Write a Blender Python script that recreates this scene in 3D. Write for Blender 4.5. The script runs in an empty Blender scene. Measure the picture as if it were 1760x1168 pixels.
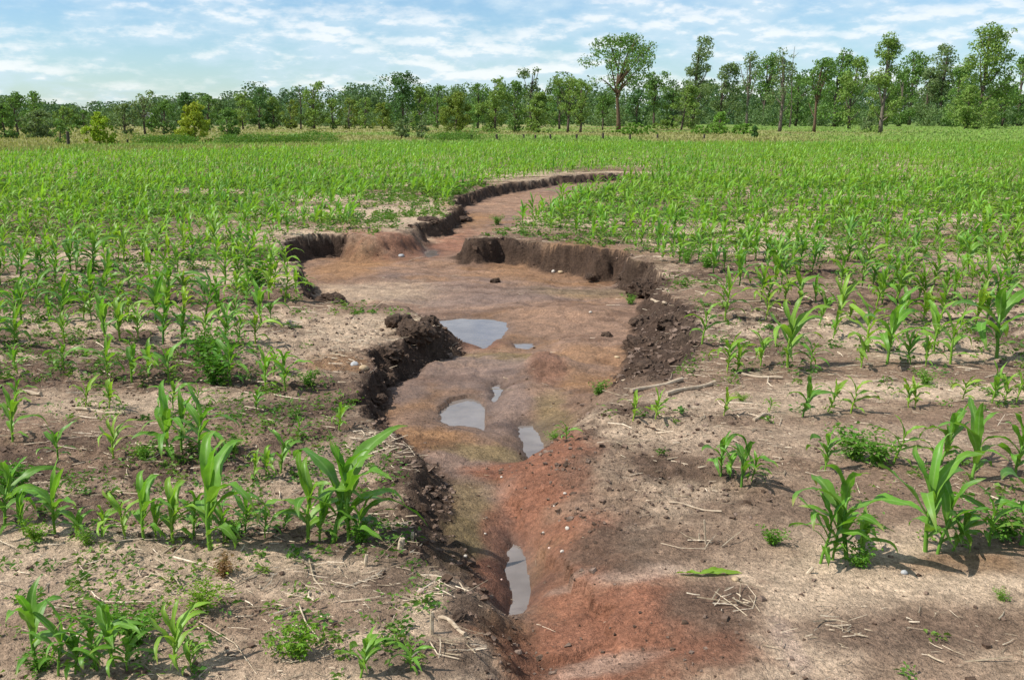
import bpy, math
import numpy as np
from mathutils import Vector
R = math.radians
sc = bpy.context.scene
COL = sc.collection
PI = math.pi

# ------------------------------------------------------------------ camera
CAM_H = 1.40
F_PX = 1711.1                      # focal length in pixels of the 1760 wide photograph (35 mm lens, 36 mm sensor)
PITCH = math.atan((584 - 205) / F_PX)
cam_d = bpy.data.cameras.new("camera")
cam = bpy.data.objects.new("camera", cam_d)
COL.objects.link(cam)
cam.location = (0, 0, CAM_H)
cam.rotation_euler = (PI / 2 - PITCH, 0, 0)
cam_d.lens = 35; cam_d.sensor_width = 36
cam_d.clip_start = 0.05; cam_d.clip_end = 5000
sc.camera = cam

# ------------------------------------------------------------------ sun, sky, exposure
SUN_EL, SUN_AZ = R(52), R(13)      # shadows run along +X and a little away from the camera
sun_d = bpy.data.lights.new("sun", 'SUN')
sun_d.energy = 4.9; sun_d.angle = R(0.5); sun_d.color = (1.0, 0.955, 0.88)
sun = bpy.data.objects.new("sun", sun_d)
COL.objects.link(sun)
dv = Vector((math.cos(SUN_EL) * math.cos(SUN_AZ), math.cos(SUN_EL) * math.sin(SUN_AZ), -math.sin(SUN_EL)))
sun.rotation_euler = dv.to_track_quat('-Z', 'Y').to_euler()
sun.location = (-20, -5, 30)

world = bpy.data.worlds.new("World")
sc.world = world
world.use_nodes = True
nt = world.node_tree
nt.nodes.clear()
def wn(t, **k):
    n = nt.nodes.new(t)
    for a, b in k.items(): setattr(n, a, b)
    return n
def wmath(op, a, b=None, c=None):
    n = wn('ShaderNodeMath', operation=op)
    for i, v in enumerate((a, b, c)):
        if v is None: continue
        if isinstance(v, (int, float)): n.inputs[i].default_value = v
        else: nt.links.new(v, n.inputs[i])
    return n.outputs[0]
SKY_STRENGTH = 0.091
out = wn('ShaderNodeOutputWorld'); bg = wn('ShaderNodeBackground')
bg.inputs[1].default_value = SKY_STRENGTH
sky = wn('ShaderNodeTexSky', sky_type='NISHITA', sun_disc=False)
sky.sun_elevation = SUN_EL; sky.sun_rotation = R(-90) - SUN_AZ
sky.air_density = 1.0; sky.dust_density = 0.3; sky.ozone_density = 1.2
tc = wn('ShaderNodeTexCoord'); sep = wn('ShaderNodeSeparateXYZ')
nt.links.new(tc.outputs['Generated'], sep.inputs[0])
el = wmath('MAXIMUM', sep.outputs['Z'], 0.0)
den = wmath('ADD', wmath('MULTIPLY', el, 1.0), 0.075)
def cloud_noise(dz, scale, detail, seed, zm=2.3):
    e2 = wmath('ADD', el, dz)
    cmb = wn('ShaderNodeCombineXYZ')
    nt.links.new(wmath('MULTIPLY', sep.outputs['X'], 1.0), cmb.inputs[0])
    nt.links.new(wmath('MULTIPLY', sep.outputs['Y'], 1.0), cmb.inputs[1])
    nt.links.new(wmath('MULTIPLY', wmath('POWER', wmath('ADD', e2, 0.01), 0.85), zm), cmb.inputs[2])
    n = wn('ShaderNodeTexNoise', noise_dimensions='4D')
    n.inputs['Scale'].default_value = scale; n.inputs['Detail'].default_value = detail
    n.inputs['Roughness'].default_value = 0.58; n.inputs['W'].default_value = seed
    n.inputs['Distortion'].default_value = 0.08
    nt.links.new(cmb.outputs[0], n.inputs['Vector'])
    return n.outputs['Fac']
def wramp(v, a, b):
    n = wn('ShaderNodeMapRange', interpolation_type='SMOOTHSTEP')
    nt.links.new(v, n.inputs[0]); n.inputs[1].default_value = a; n.inputs[2].default_value = b
    return n.outputs[0]
n1 = cloud_noise(0.0, 5.0, 8.0, 5.7, 4.4)
n1b = cloud_noise(0.010, 5.0, 8.0, 5.7, 4.4)
n2 = cloud_noise(0.0, 24.0, 7.0, 8.4, 2.1)
n2b = cloud_noise(0.005, 24.0, 7.0, 8.4, 2.1)
body = wmath('ADD', wmath('MULTIPLY', n1, 0.46), wmath('MULTIPLY', n2, 0.54))
cov = wramp(body, 0.37, 0.60)
puff = wramp(wmath('ADD', wmath('MULTIPLY', wmath('SUBTRACT', n1, n1b), 2.5), wmath('MULTIPLY', wmath('SUBTRACT', n2, n2b), 2.2)), -0.10, 0.26)
cc = wn('ShaderNodeMix', data_type='RGBA')
cc.inputs[6].default_value = (5.9, 7.3, 8.3, 1)       # shaded cloud base
cc.inputs[7].default_value = (8.9, 9.1, 9.2, 1)      # sunlit cloud top
nt.links.new(puff, cc.inputs[0])
skyc = wn('ShaderNodeMix', data_type='RGBA', blend_type='MULTIPLY')
skyc.inputs[0].default_value = 1.0
skyc.inputs[7].default_value = (0.80, 1.0, 1.20, 1)
nt.links.new(sky.outputs[0], skyc.inputs[6])
cm = wn('ShaderNodeMix', data_type='RGBA')
nt.links.new(wmath('MULTIPLY', cov, 0.78), cm.inputs[0])
nt.links.new(skyc.outputs[2], cm.inputs[6]); nt.links.new(cc.outputs[2], cm.inputs[7])
nt.links.new(cm.outputs[2], bg.inputs[0]); nt.links.new(bg.outputs[0], out.inputs[0])

sc.view_settings.view_transform = 'Standard'
sc.view_settings.look = 'None'
sc.view_settings.exposure = 0.36
sc.view_settings.gamma = 1.0
sc.render.film_transparent = False
sc.cycles.max_bounces = 6; sc.cycles.diffuse_bounces = 3; sc.cycles.transmission_bounces = 4; sc.cycles.transparent_max_bounces = 6

# ------------------------------------------------------------------ helpers
SP, CP = math.sin(PITCH), math.cos(PITCH)
def at(px, py, z=0.0):
    """pixel of the photograph -> the point of the place where that sight line meets height z"""
    px = np.asarray(px, float); py = np.asarray(py, float)
    u = (px - 880) / F_PX; v = (584 - py) / F_PX
    dy = CP + v * SP; dz = -SP + v * CP
    t = (z - CAM_H) / dz
    return u * t, dy * t
def to_px(x, y, z):
    d = y * CP - (z - CAM_H) * SP
    return 880 + F_PX * x / d, 584 - F_PX * (y * SP + (z - CAM_H) * CP) / d

def _hash(ix, iy, seed):
    h = (ix.astype(np.int64) * 374761393 + iy.astype(np.int64) * 668265263 + seed * 1274126177) & 0xFFFFFFFF
    h = ((h ^ (h >> 13)) * 1274126177) & 0xFFFFFFFF
    h = h ^ (h >> 16)
    return (h & 0xFFFF) / 32767.5 - 1.0
def vnoise(x, y, seed=0):
    ix = np.floor(x); iy = np.floor(y)
    fx = x - ix; fy = y - iy
    ix = ix.astype(np.int64); iy = iy.astype(np.int64)
    sx = fx * fx * fx * (fx * (fx * 6 - 15) + 10); sy = fy * fy * fy * (fy * (fy * 6 - 15) + 10)
    a = _hash(ix, iy, seed); b = _hash(ix + 1, iy, seed); c = _hash(ix, iy + 1, seed); d = _hash(ix + 1, iy + 1, seed)
    return (a + (b - a) * sx) * (1 - sy) + (c + (d - c) * sx) * sy
def fbm(x, y, seed=0, octv=4, gain=0.5):
    s = np.zeros_like(x, dtype=float); amp = 1.0; tot = 0
    for k in range(octv):
        s += amp * vnoise(x * 2 ** k + 17.3 * k, y * 2 ** k - 9.1 * k, seed + k); tot += amp; amp *= gain
    return s / tot
def sstep(a, b, x):
    t = np.clip((x - a) / (b - a), 0, 1)
    return t * t * (3 - 2 * t)

def mesh_np(name, verts, quads, mat=None, attrs=None, colors=None, smooth=False):
    me = bpy.data.meshes.new(name)
    verts = np.ascontiguousarray(verts, dtype=np.float32); quads = np.ascontiguousarray(quads, dtype=np.int32)
    k = quads.shape[1]
    me.vertices.add(len(verts)); me.vertices.foreach_set('co', verts.ravel())
    me.loops.add(quads.size); me.loops.foreach_set('vertex_index', quads.ravel())
    me.polygons.add(len(quads)); me.polygons.foreach_set('loop_start', np.arange(0, quads.size, k, dtype=np.int32))
    me.update(calc_edges=True)
    for an, av in (attrs or {}).items():
        a = me.attributes.new(an, 'FLOAT', 'POINT'); a.data.foreach_set('value', np.ascontiguousarray(av, dtype=np.float32))
    for an, av in (colors or {}).items():
        a = me.attributes.new(an, 'FLOAT_COLOR', 'POINT')
        c4 = np.ones((len(verts), 4), np.float32); c4[:, :3] = av
        a.data.foreach_set('color', c4.ravel())
    me.polygons.foreach_set('use_smooth', np.full(len(quads), smooth, dtype=bool))
    if mat: me.materials.append(mat)
    return me
def link(name, me, parent=None, loc=None):
    o = bpy.data.objects.new(name, me); COL.objects.link(o)
    if parent: o.parent = parent
    if loc is not None: o.location = loc
    return o
def tag(o, label=None, cat=None, group=None, kind=None):
    if label: o['label'] = label
    if cat: o['category'] = cat
    if group: o['group'] = group
    if kind: o['kind'] = kind
    return o
def empty(name, loc):
    o = bpy.data.objects.new(name, None); COL.objects.link(o); o.location = loc; o.empty_display_size = 0.1
    return o

class Bag:
    """collects quads of one mesh"""
    def __init__(s): s.v = []; s.q = []; s.n = 0; s.a = {}
    def add(s, v, q, **attrs):
        v = np.asarray(v, float); s.v.append(v); s.q.append(np.asarray(q, int) + s.n); s.n += len(v)
        for k, x in attrs.items(): s.a.setdefault(k, []).append(np.broadcast_to(np.asarray(x, float), (len(v),)))
    def mesh(s, name, mat, smooth=False):
        return mesh_np(name, np.concatenate(s.v), np.concatenate(s.q), mat, {k: np.concatenate(x) for k, x in s.a.items()}, None, smooth)
def tube(pts, rad, n=6, cap=True):
    pts = np.asarray(pts, float); rad = np.broadcast_to(np.asarray(rad, float), (len(pts),))
    tg = np.gradient(pts, axis=0); tg /= np.linalg.norm(tg, axis=1)[:, None] + 1e-9
    ref = np.where(np.abs(tg[:, 2:3]) < 0.9, np.array([[0, 0, 1.0]]), np.array([[1.0, 0, 0]]))
    s = np.cross(tg, ref); s /= np.linalg.norm(s, axis=1)[:, None] + 1e-9
    t = np.cross(s, tg)
    a = np.arange(n) * 2 * PI / n
    v = pts[:, None] + rad[:, None, None] * (s[:, None] * np.cos(a)[None, :, None] + t[:, None] * np.sin(a)[None, :, None])
    v = v.reshape(-1, 3); q = []
    for i in range(len(pts) - 1):
        for j in range(n):
            q.append((i * n + j, i * n + (j + 1) % n, (i + 1) * n + (j + 1) % n, (i + 1) * n + j))
    if cap:
        v = np.concatenate([v, pts[:1], pts[-1:]]); c0 = len(v) - 2; c1 = len(v) - 1; L = (len(pts) - 1) * n
        for j in range(0, n, 2):
            q.append((c0, (j + 2) % n, j + 1, j)); q.append((c1, L + j, L + j + 1, L + (j + 2) % n))
    return v, np.array(q)

# ------------------------------------------------------------------ materials
def new_mat(name):
    m = bpy.data.materials.new(name); m.use_nodes = True
    t = m.node_tree; t.nodes.clear()
    o = t.nodes.new('ShaderNodeOutputMaterial')
    return m, t, o
class NT:
    def __init__(s, t): s.t = t
    def n(s, ty, **k):
        x = s.t.nodes.new(ty)
        for a, b in k.items(): setattr(x, a, b)
        return x
    def set(s, sock, v):
        if isinstance(v, bpy.types.NodeSocket): s.t.links.new(v, sock)
        elif isinstance(v, (tuple, list)) and len(v) == 3 and sock.type == 'RGBA': sock.default_value = (*v, 1)
        else: sock.default_value = v
    def math(s, op, *a):
        x = s.n('ShaderNodeMath', operation=op)
        for i, v in enumerate(a): s.set(x.inputs[i], v)
        return x.outputs[0]
    def mix(s, f, a, b, blend='MIX'):
        x = s.n('ShaderNodeMix', data_type='RGBA', blend_type=blend)
        s.set(x.inputs[0], f); s.set(x.inputs[6], a); s.set(x.inputs[7], b)
        return x.outputs[2]
    def rng(s, v, a, b, c=0.0, d=1.0, smooth=False):
        x = s.n('ShaderNodeMapRange')
        if smooth: x.interpolation_type = 'SMOOTHSTEP'
        s.set(x.inputs[0], v)
        for i, k in enumerate((a, b, c, d)): x.inputs[i + 1].default_value = k
        return x.outputs[0]
    def noise(s, vec, scale, detail=4, rough=0.55):
        x = s.n('ShaderNodeTexNoise'); s.set(x.inputs['Vector'], vec)
        x.inputs['Scale'].default_value = scale; x.inputs['Detail'].default_value = detail; x.inputs['Roughness'].default_value = rough
        return x.outputs['Fac']
    def attr(s, name, out='Fac'):
        x = s.n('ShaderNodeAttribute'); x.attribute_name = name
        return x.outputs[out]
    def hsv(s, col, h, sat, val):
        x = s.n('ShaderNodeHueSaturation'); s.set(x.inputs['Hue'], h); s.set(x.inputs['Saturation'], sat); s.set(x.inputs['Value'], val); s.set(x.inputs['Color'], col)
        return x.outputs[0]
def pos_of(N): return N.n('ShaderNodeNewGeometry').outputs['Position']

def mat_soil():
    m, t, o = new_mat("soil"); N = NT(t)
    P = pos_of(N)
    base = N.attr('soil', 'Color'); wet = N.attr('wet')
    f1 = N.rng(N.noise(P, 9, 5, 0.62), 0.3, 0.7, 0.66, 1.26)
    f2 = N.rng(N.noise(P, 55, 4, 0.65), 0.3, 0.7, 0.58, 1.34)
    f3 = N.rng(N.noise(P, 190, 3, 0.6), 0.3, 0.7, 0.72, 1.24)
    f = N.math('MULTIPLY', N.math('MULTIPLY', f1, f2), f3)
    f = N.math('ADD', N.math('MULTIPLY', f, N.rng(wet, 0, 1, 1, 0.80)), N.rng(wet, 0, 1, 0, 0.19))
    b = N.mix(1.0, base, N.n('ShaderNodeCombineColor').outputs[0], 'MULTIPLY')
    cc = N.n('ShaderNodeCombineColor')
    for i in range(3): N.set(cc.inputs[i], f)
    col = N.mix(1.0, base, cc.outputs[0], 'MULTIPLY')
    # pale dry grains and dark crumbs
    sp = N.rng(N.noise(P, 130, 2, 0.5), 0.66, 0.74)
    col = N.mix(N.math('MULTIPLY', sp, N.rng(wet, 0, 0.6, 0.45, 0.0)), col, N.mix(0.5, base, (0.55, 0.43, 0.33)))
    dk = N.rng(N.noise(P, 75, 3, 0.6), 0.40, 0.31)
    col = N.mix(N.math('MULTIPLY', dk, N.rng(wet, 0, 0.8, 0.55, 0.1)), col, (0.045, 0.03, 0.022))
    pb = N.n('ShaderNodeBsdfPrincipled')
    N.set(pb.inputs['Base Color'], col)
    N.set(pb.inputs['Roughness'], N.rng(wet, 0, 1, 0.95, 0.5))
    N.set(pb.inputs['Specular IOR Level'], N.rng(wet, 0, 1, 0.10, 0.38))
    hgt = N.math('ADD', N.math('ADD', N.math('MULTIPLY', N.noise(P, 28, 5, 0.65), 1.0), N.math('MULTIPLY', N.noise(P, 90, 4, 0.7), 0.5)), N.math('MULTIPLY', N.noise(P, 260, 2, 0.6), 0.2))
    bp = N.n('ShaderNodeBump'); N.set(bp.inputs['Strength'], N.rng(wet, 0, 1, 1.0, 0.5)); bp.inputs['Distance'].default_value = 0.026
    N.set(bp.inputs['Height'], hgt)
    t.links.new(bp.outputs[0], pb.inputs['Normal'])
    t.links.new(pb.outputs[0], o.inputs[0])
    return m
def mat_leafy(name, mode, trans=0.32, rough=0.42, spec=0.45, rib=True, dark=None, light=None):
    """mode 'object': colour of the object itself; 'tint': mixes dark and light by the stored tint"""
    m, t, o = new_mat(name); N = NT(t)
    isl = N.n('ShaderNodeNewGeometry').outputs['Random Per Island']
    if mode == 'object':
        oi = N.n('ShaderNodeObjectInfo'); base = oi.outputs['Color']; rnd = oi.outputs['Random']
    else:
        base = N.mix(N.attr('tint'), dark, light); rnd = isl
    hue = N.rng(isl, 0, 1, 0.485, 0.512); val = N.rng(isl, 0, 1, 0.78, 1.22)
    col = N.hsv(base, hue, 1.0, val)
    if rib:
        al = N.attr('along')
        col = N.mix(N.rng(al, 0.0, 0.45, 0.55, 0.0), col, (0.21, 0.34, 0.055))
        P0 = pos_of(N)
        col = N.mix(N.math('MULTIPLY', N.rng(al, 0.80, 1.0, 0.0, 0.9), N.rng(N.noise(P0, 16, 3), 0.45, 0.62)), col, (0.36, 0.29, 0.10))
        col = N.mix(N.rng(N.noise(P0, 70, 3), 0.68, 0.76, 0.0, 0.5), col, (0.30, 0.27, 0.10))
        rb = N.attr('rib')
        col = N.mix(N.rng(rb, 0.20, 0.0, 0.0, 0.8), col, (0.22, 0.36, 0.10))
        st = N.n('ShaderNodeTexWave', wave_type='BANDS'); 
        P = pos_of(N)
        col = N.hsv(col, 0.5, 1.0, N.rng(N.noise(P, 40, 3), 0.3, 0.7, 0.86, 1.14))
    pb = N.n('ShaderNodeBsdfPrincipled'); N.set(pb.inputs['Base Color'], col)
    pb.inputs['Roughness'].default_value = rough; pb.inputs['Specular IOR Level'].default_value = spec
    tr = N.n('ShaderNodeBsdfTranslucent')
    N.set(tr.inputs['Color'], N.mix(1.0, col, (1.55, 1.6, 0.7), 'MULTIPLY'))
    mx = N.n('ShaderNodeMixShader'); mx.inputs[0].default_value = trans
    t.links.new(pb.outputs[0], mx.inputs[1]); t.links.new(tr.outputs[0], mx.inputs[2])
    t.links.new(mx.outputs[0], o.inputs[0])
    return m
def mat_plain(name, c1, c2, scale=20, rough=0.9, bump=0.4, bdist=0.01, island=0.0, spec=0.2):
    m, t, o = new_mat(name); N = NT(t)
    P = pos_of(N)
    col = N.mix(N.rng(N.noise(P, scale, 5, 0.65), 0.3, 0.7), c1, c2)
    if island:
        isl = N.n('ShaderNodeNewGeometry').outputs['Random Per Island']
        col = N.hsv(col, 0.5, N.rng(isl, 0, 1, 1.1, 0.85), N.rng(isl, 0, 1, 1 - island, 1 + island))
    pb = N.n('ShaderNodeBsdfPrincipled'); N.set(pb.inputs['Base Color'], col); pb.inputs['Roughness'].default_value = rough
    pb.inputs['Specular IOR Level'].default_value = spec
    bp = N.n('ShaderNodeBump'); bp.inputs['Strength'].default_value = bump; bp.inputs['Distance'].default_value = bdist
    N.set(bp.inputs['Height'], N.noise(P, scale * 2.5, 5, 0.65))
    t.links.new(bp.outputs[0], pb.inputs['Normal']); t.links.new(pb.outputs[0], o.inputs[0])
    return m
def mat_water():
    m, t, o = new_mat("muddy_water"); N = NT(t)
    P = pos_of(N)
    pb = N.n('ShaderNodeBsdfPrincipled')
    N.set(pb.inputs['Base Color'], N.mix(N.rng(N.noise(P, 6, 3), 0.35, 0.65), (0.135, 0.112, 0.098), (0.185, 0.158, 0.142)))
    pb.inputs['Roughness'].default_value = 0.045; pb.inputs['IOR'].default_value = 1.33; pb.inputs['Specular IOR Level'].default_value = 0.62
    bp = N.n('ShaderNodeBump'); bp.inputs['Strength'].default_value = 0.06; bp.inputs['Distance'].default_value = 0.01
    N.set(bp.inputs['Height'], N.noise(P, 14, 2)); t.links.new(bp.outputs[0], pb.inputs['Normal'])
    t.links.new(pb.outputs[0], o.inputs[0])
    return m
M_SOIL = mat_soil()
M_CORN = mat_leafy("corn_leaf", 'object', 0.36, 0.46, 0.36)
M_STALK = mat_leafy("corn_stalk", 'object', 0.10, 0.5, 0.35, rib=False)
M_CROP = mat_leafy("corn_field_leaf", 'tint', 0.36, 0.46, 0.36, dark=(0.085, 0.235, 0.022), light=(0.215, 0.380, 0.034))
M_WEED = mat_leafy("weed_leaf", 'object', 0.30, 0.6, 0.25, rib=False)
M_COVER = mat_leafy("ground_weed_leaf", 'tint', 0.30, 0.6, 0.25, rib=False, dark=(0.06, 0.15, 0.022), light=(0.15, 0.24, 0.035))
M_CROWN = mat_leafy("tree_leaf", 'object', 0.25, 0.65, 0.2, rib=False)
M_WOOD = mat_leafy("wood_leaf", 'tint', 0.22, 0.7, 0.15, rib=False, dark=(0.070, 0.128, 0.060), light=(0.130, 0.200, 0.070))
M_GRASS = mat_leafy("meadow_grass_blade", 'tint', 0.25, 0.7, 0.15, rib=False, dark=(0.28, 0.275, 0.110), light=(0.20, 0.32, 0.065))
M_BARK = mat_plain("bark", (0.055, 0.042, 0.032), (0.14, 0.11, 0.085), 6, 0.95, 0.6, 0.05)
M_BARK_PALE = mat_plain("pale_bark", (0.11, 0.088, 0.070), (0.21, 0.175, 0.14), 6, 0.95, 0.6, 0.05)
M_BARK_RED = mat_plain("reddish_bark", (0.085, 0.055, 0.036), (0.17, 0.11, 0.07), 6, 0.95, 0.6, 0.05)
M_STRAW = mat_plain("straw", (0.24, 0.175, 0.11), (0.56, 0.46, 0.33), 60, 0.8, 0.3, 0.003, island=0.5)
M_STALKDRY = mat_plain("dead_stalk", (0.30, 0.22, 0.15), (0.50, 0.41, 0.30), 45, 0.85, 0.5, 0.004)
M_CLOD = mat_plain("dark_clod_soil", (0.050, 0.033, 0.024), (0.130, 0.086, 0.060), 26, 0.97, 1.0, 0.03)
M_CRUMB = mat_plain("soil_crumb", (0.065, 0.043, 0.031), (0.19, 0.125, 0.088), 40, 0.97, 0.6, 0.01, island=0.5)
M_WATER = mat_water()
M_POST = mat_plain("weathered_post_wood", (0.035, 0.028, 0.022), (0.09, 0.075, 0.06), 12, 0.9, 0.5, 0.01)
def stone_mat(name, a, b): return mat_plain(name, a, b, 50, 0.75, 0.4, 0.004)
M_STONE_PINK = stone_mat("pink_stone", (0.50, 0.33, 0.27), (0.62, 0.47, 0.40))
M_STONE_WHITE = stone_mat("white_stone", (0.42, 0.37, 0.31), (0.58, 0.52, 0.45))
M_STONE_TAN = stone_mat("tan_stone", (0.34, 0.24, 0.14), (0.46, 0.35, 0.22))
M_STONE_GREY = stone_mat("grey_stone", (0.25, 0.25, 0.25), (0.42, 0.42, 0.42))

# ------------------------------------------------------------------ the lie of the land
K = 0.875
# lip of the gully: pixel x, pixel y, width of the bank (m), how much dark topsoil shows in it
LIP = [(810, 1185, .20, .35), (808, 1085, .22, .35), (775, 1012, .26, .3), (728, 962, .18, .6), (706, 905, .15, .8), (694, 862, .13, 1), (715, 818, .13, 1),
       (708, 780, .14, 1), (668, 742, .14, .9), (618, 706, .10, 1), (622, 672, .07, 1), (634, 640, .07, 1), (640, 612, .09, 1), (680, 590, .10, 1),
       (716, 572, .12, 1), (748, 560, .15, 1), (735, 532, .25, .6), (690, 520, .35, .4), (620, 526, .30, .5), (560, 520, .2, .8), (522, 508, .12, 1), (520, 480, .10, 1),
       (512, 456, .08, 1), (480, 440, .07, 1), (486, 416, .05, 1), (530, 405, .05, 1), (590, 402, .06, 1), (640, 405, .45, .15), (690, 398, .4, .2),
       (712, 386, .10, .9), (760, 378, .08, 1), (768, 366, .1, 1), (785, 352, .08, 1), (776, 340, .08, 1), (820, 326, .07, 1), (880, 315, .07, 1), (950, 305, .07, 1),
       (1020, 299, .07, 1), (1090, 297, .08, 1), (1125, 300, .15, .9), (1090, 312, .3, .3), (1040, 322, .3, .2), (985, 340, .25, .2), (930, 362, .22, .2), (895, 385, .2, .3),
       (850, 400, .15, .4), (790, 408, .10, .9), (795, 413, .08, 1), (850, 410, .07, 1), (910, 413, .06, 1), (960, 418, .05, 1), (1010, 424, .05, 1), (1045, 430, .04, 1), (1072, 434, .04, 1), (1082, 446, .05, 1),
       (1118, 450, .07, 1), (1136, 474, .10, 1), (1150, 510, .22, 1), (1190, 545, .40, 1), (1205, 580, .45, 1), (1195, 615, .45, 1), (1150, 645, .35, .8), (1090, 660, .35, .3),
       (1060, 680, .35, .1), (1020, 705, .35, .1), (1000, 735, .35, .1), (1005, 770, .45, .1), (1060, 810, .6, 0), (1150, 880, .8, 0), (1235, 955, .9, 0), (1300, 1040, .7, .0), (1325, 1100, .5, .1), (1340, 1185, .5, .1)]
LIP = np.array(LIP, float)
lx, ly = at(LIP[:, 0], LIP[:, 1], 0.0)
LIPW = np.stack([lx, ly, LIP[:, 2], LIP[:, 3]], 1)
# bring the lower end in behind the camera so the gully runs on under the viewer
LIPW = np.concatenate([[[-0.15, -2.0, .3, .1]], LIPW, [[1.0, -2.0, .5, .1]]])
FLOOR = [(880, 1168, -.36), (890, 1260, -.36), (960, 1168, -.17), (1030, 1168, -.13), (1200, 1168, -.09), (878, 1105, -.34), (930, 1105, -.20), (1000, 1060, -.15), (1150, 1060, -.08), (1260, 1060, -.04), (780, 1000, -.06),
         (820, 1020, -.12), (840, 960, -.15), (770, 930, -.10), (780, 860, -.13), (740, 860, -.10), (890, 1010, -.40), (885, 950, -.36), (860, 900, -.26), (905, 880, -.25), (940, 960, -.21), (1000, 920, -.12), (1060, 880, -.07), (1100, 960, -.07),
         (960, 830, -.20), (960, 785, -.17), (880, 820, -.27), (800, 790, -.24), (740, 760, -.22), (800, 762, -.27), (870, 775, -.30), (911, 765, -.39), (795, 712, -.38), (700, 690, -.37), (670, 700, -.35),
         (690, 650, -.36), (760, 650, -.36), (860, 690, -.35), (860, 740, -.35), (950, 720, -.28), (935, 650, -.27), (960, 640, -.30), (1000, 670, -.22), (850, 628, -.31), (750, 610, -.33), (810, 575, -.42), (900, 597, -.40), (850, 600, -.34), (960, 545, -.29), (920, 530, -.29), (1000, 600, -.30), (1050, 560, -.31), (1060, 620, -.27),
         (800, 520, -.35), (700, 490, -.30), (640, 505, -.27), (600, 450, -.30), (560, 470, -.28), (540, 440, -.30), (650, 430, -.29), (740, 436, -.32), (690, 435, -.31), (790, 430, -.29), (830, 435, -.31), (900, 450, -.33), (1000, 480, -.36), (1060, 480, -.37), (960, 470, -.34),
         (740, 410, -.26), (780, 395, -.25), (820, 370, -.24), (860, 350, -.24), (920, 335, -.23), (1000, 322, -.22), (1060, 312, -.22), (720, 405, -.20)]
FLOOR = np.array(FLOOR, float); FLOOR[:, 2] *= K * np.interp(FLOOR[:, 1], [480, 560, 700, 900], [1, .78, .72, .62])
fx_, fy_ = at(FLOOR[:, 0], FLOOR[:, 1], FLOOR[:, 2])
FLOORW = np.stack([fx_, fy_, FLOOR[:, 2]], 1)
POOLS = [([(755, 551), (800, 547), (850, 549), (873, 554), (868, 575), (852, 590), (832, 603), (812, 596), (795, 588), (765, 588), (751, 580)], -.37, .10),
         ([(882, 590), (915, 590), (921, 597), (905, 604), (885, 601)], -.37, .08),
         ([(757, 706), (775, 691), (800, 684), (826, 688), (836, 705), (836, 746), (800, 738), (770, 737), (752, 722)], -.368, .16),
         ([(842, 665), (855, 660), (863, 672), (856, 692), (845, 694)], -.345, .05),
         ([(891, 731), (920, 730), (931, 760), (939, 770), (920, 790), (904, 808), (902, 780), (892, 755)], -.375, .10),
         ([(868, 952), (880, 932), (896, 940), (906, 970), (913, 1010), (908, 1045), (890, 1065), (873, 1071), (878, 1020), (871, 980)], -.365, .05),
         ([(726, 436), (736, 429), (749, 430), (753, 438), (738, 443)], -.30, .10)]
MOUNDS = []
for px, py, rx_, ry_, hh_ in ((805, 603, .34, .10, .045), (950, 652, .20, .16, .065), (930, 640, .10, .18, .04), (985, 545, .40, .40, .05), (865, 715, .10, .30, .05), (740, 640, .35, .30, .035), (880, 575, .16, .35, .045), (960, 600, .5, .2, .03),
                            (690, 700, .2, .2, .03), (900, 690, .12, .25, .03), (790, 432, .25, .2, .03), (880, 480, .6, .3, .03), (760, 780, .3, .12, .03)):
    a_, b_ = at(px, py, -.26); MOUNDS.append((float(a_), float(b_), rx_, ry_, hh_))
POOLW = []
for poly, z, br in POOLS:
    a = np.array(poly, float); z = z * float(np.interp(a[:, 1].mean(), [480, 560, 700, 900], [1, .78, .72, .62])); x, y = at(a[:, 0], a[:, 1], z * K)
    POOLW.append((np.stack([x, y], 1), z * K, br))

def poly_dist(x, y, P, extra=None):
    """signed distance to polygon P (inside positive) and the extra columns of the closest edge"""
    n = len(P); best = np.full(x.shape, 1e9); inside = np.zeros(x.shape, bool)
    ex = None if extra is None else np.zeros(x.shape + (extra.shape[1],))
    for i in range(n):
        ax, ay = P[i, :2]; bx, by = P[(i + 1) % n, :2]
        dx, dy = bx - ax, by - ay
        t = np.clip(((x - ax) * dx + (y - ay) * dy) / (dx * dx + dy * dy + 1e-12), 0, 1)
        d = (x - ax - t * dx) ** 2 + (y - ay - t * dy) ** 2
        m = d < best
        best = np.where(m, d, best)
        if ex is not None:
            ex[m] = (extra[i][None] * (1 - t[m])[:, None] + extra[(i + 1) % n][None] * t[m][:, None])
        c = (ay > y) != (by > y)
        inside ^= c & (x < (bx - ax) * (y - ay) / (by - ay + 1e-12) + ax)
    return np.where(inside, 1, -1) * np.sqrt(best), ex

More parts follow.
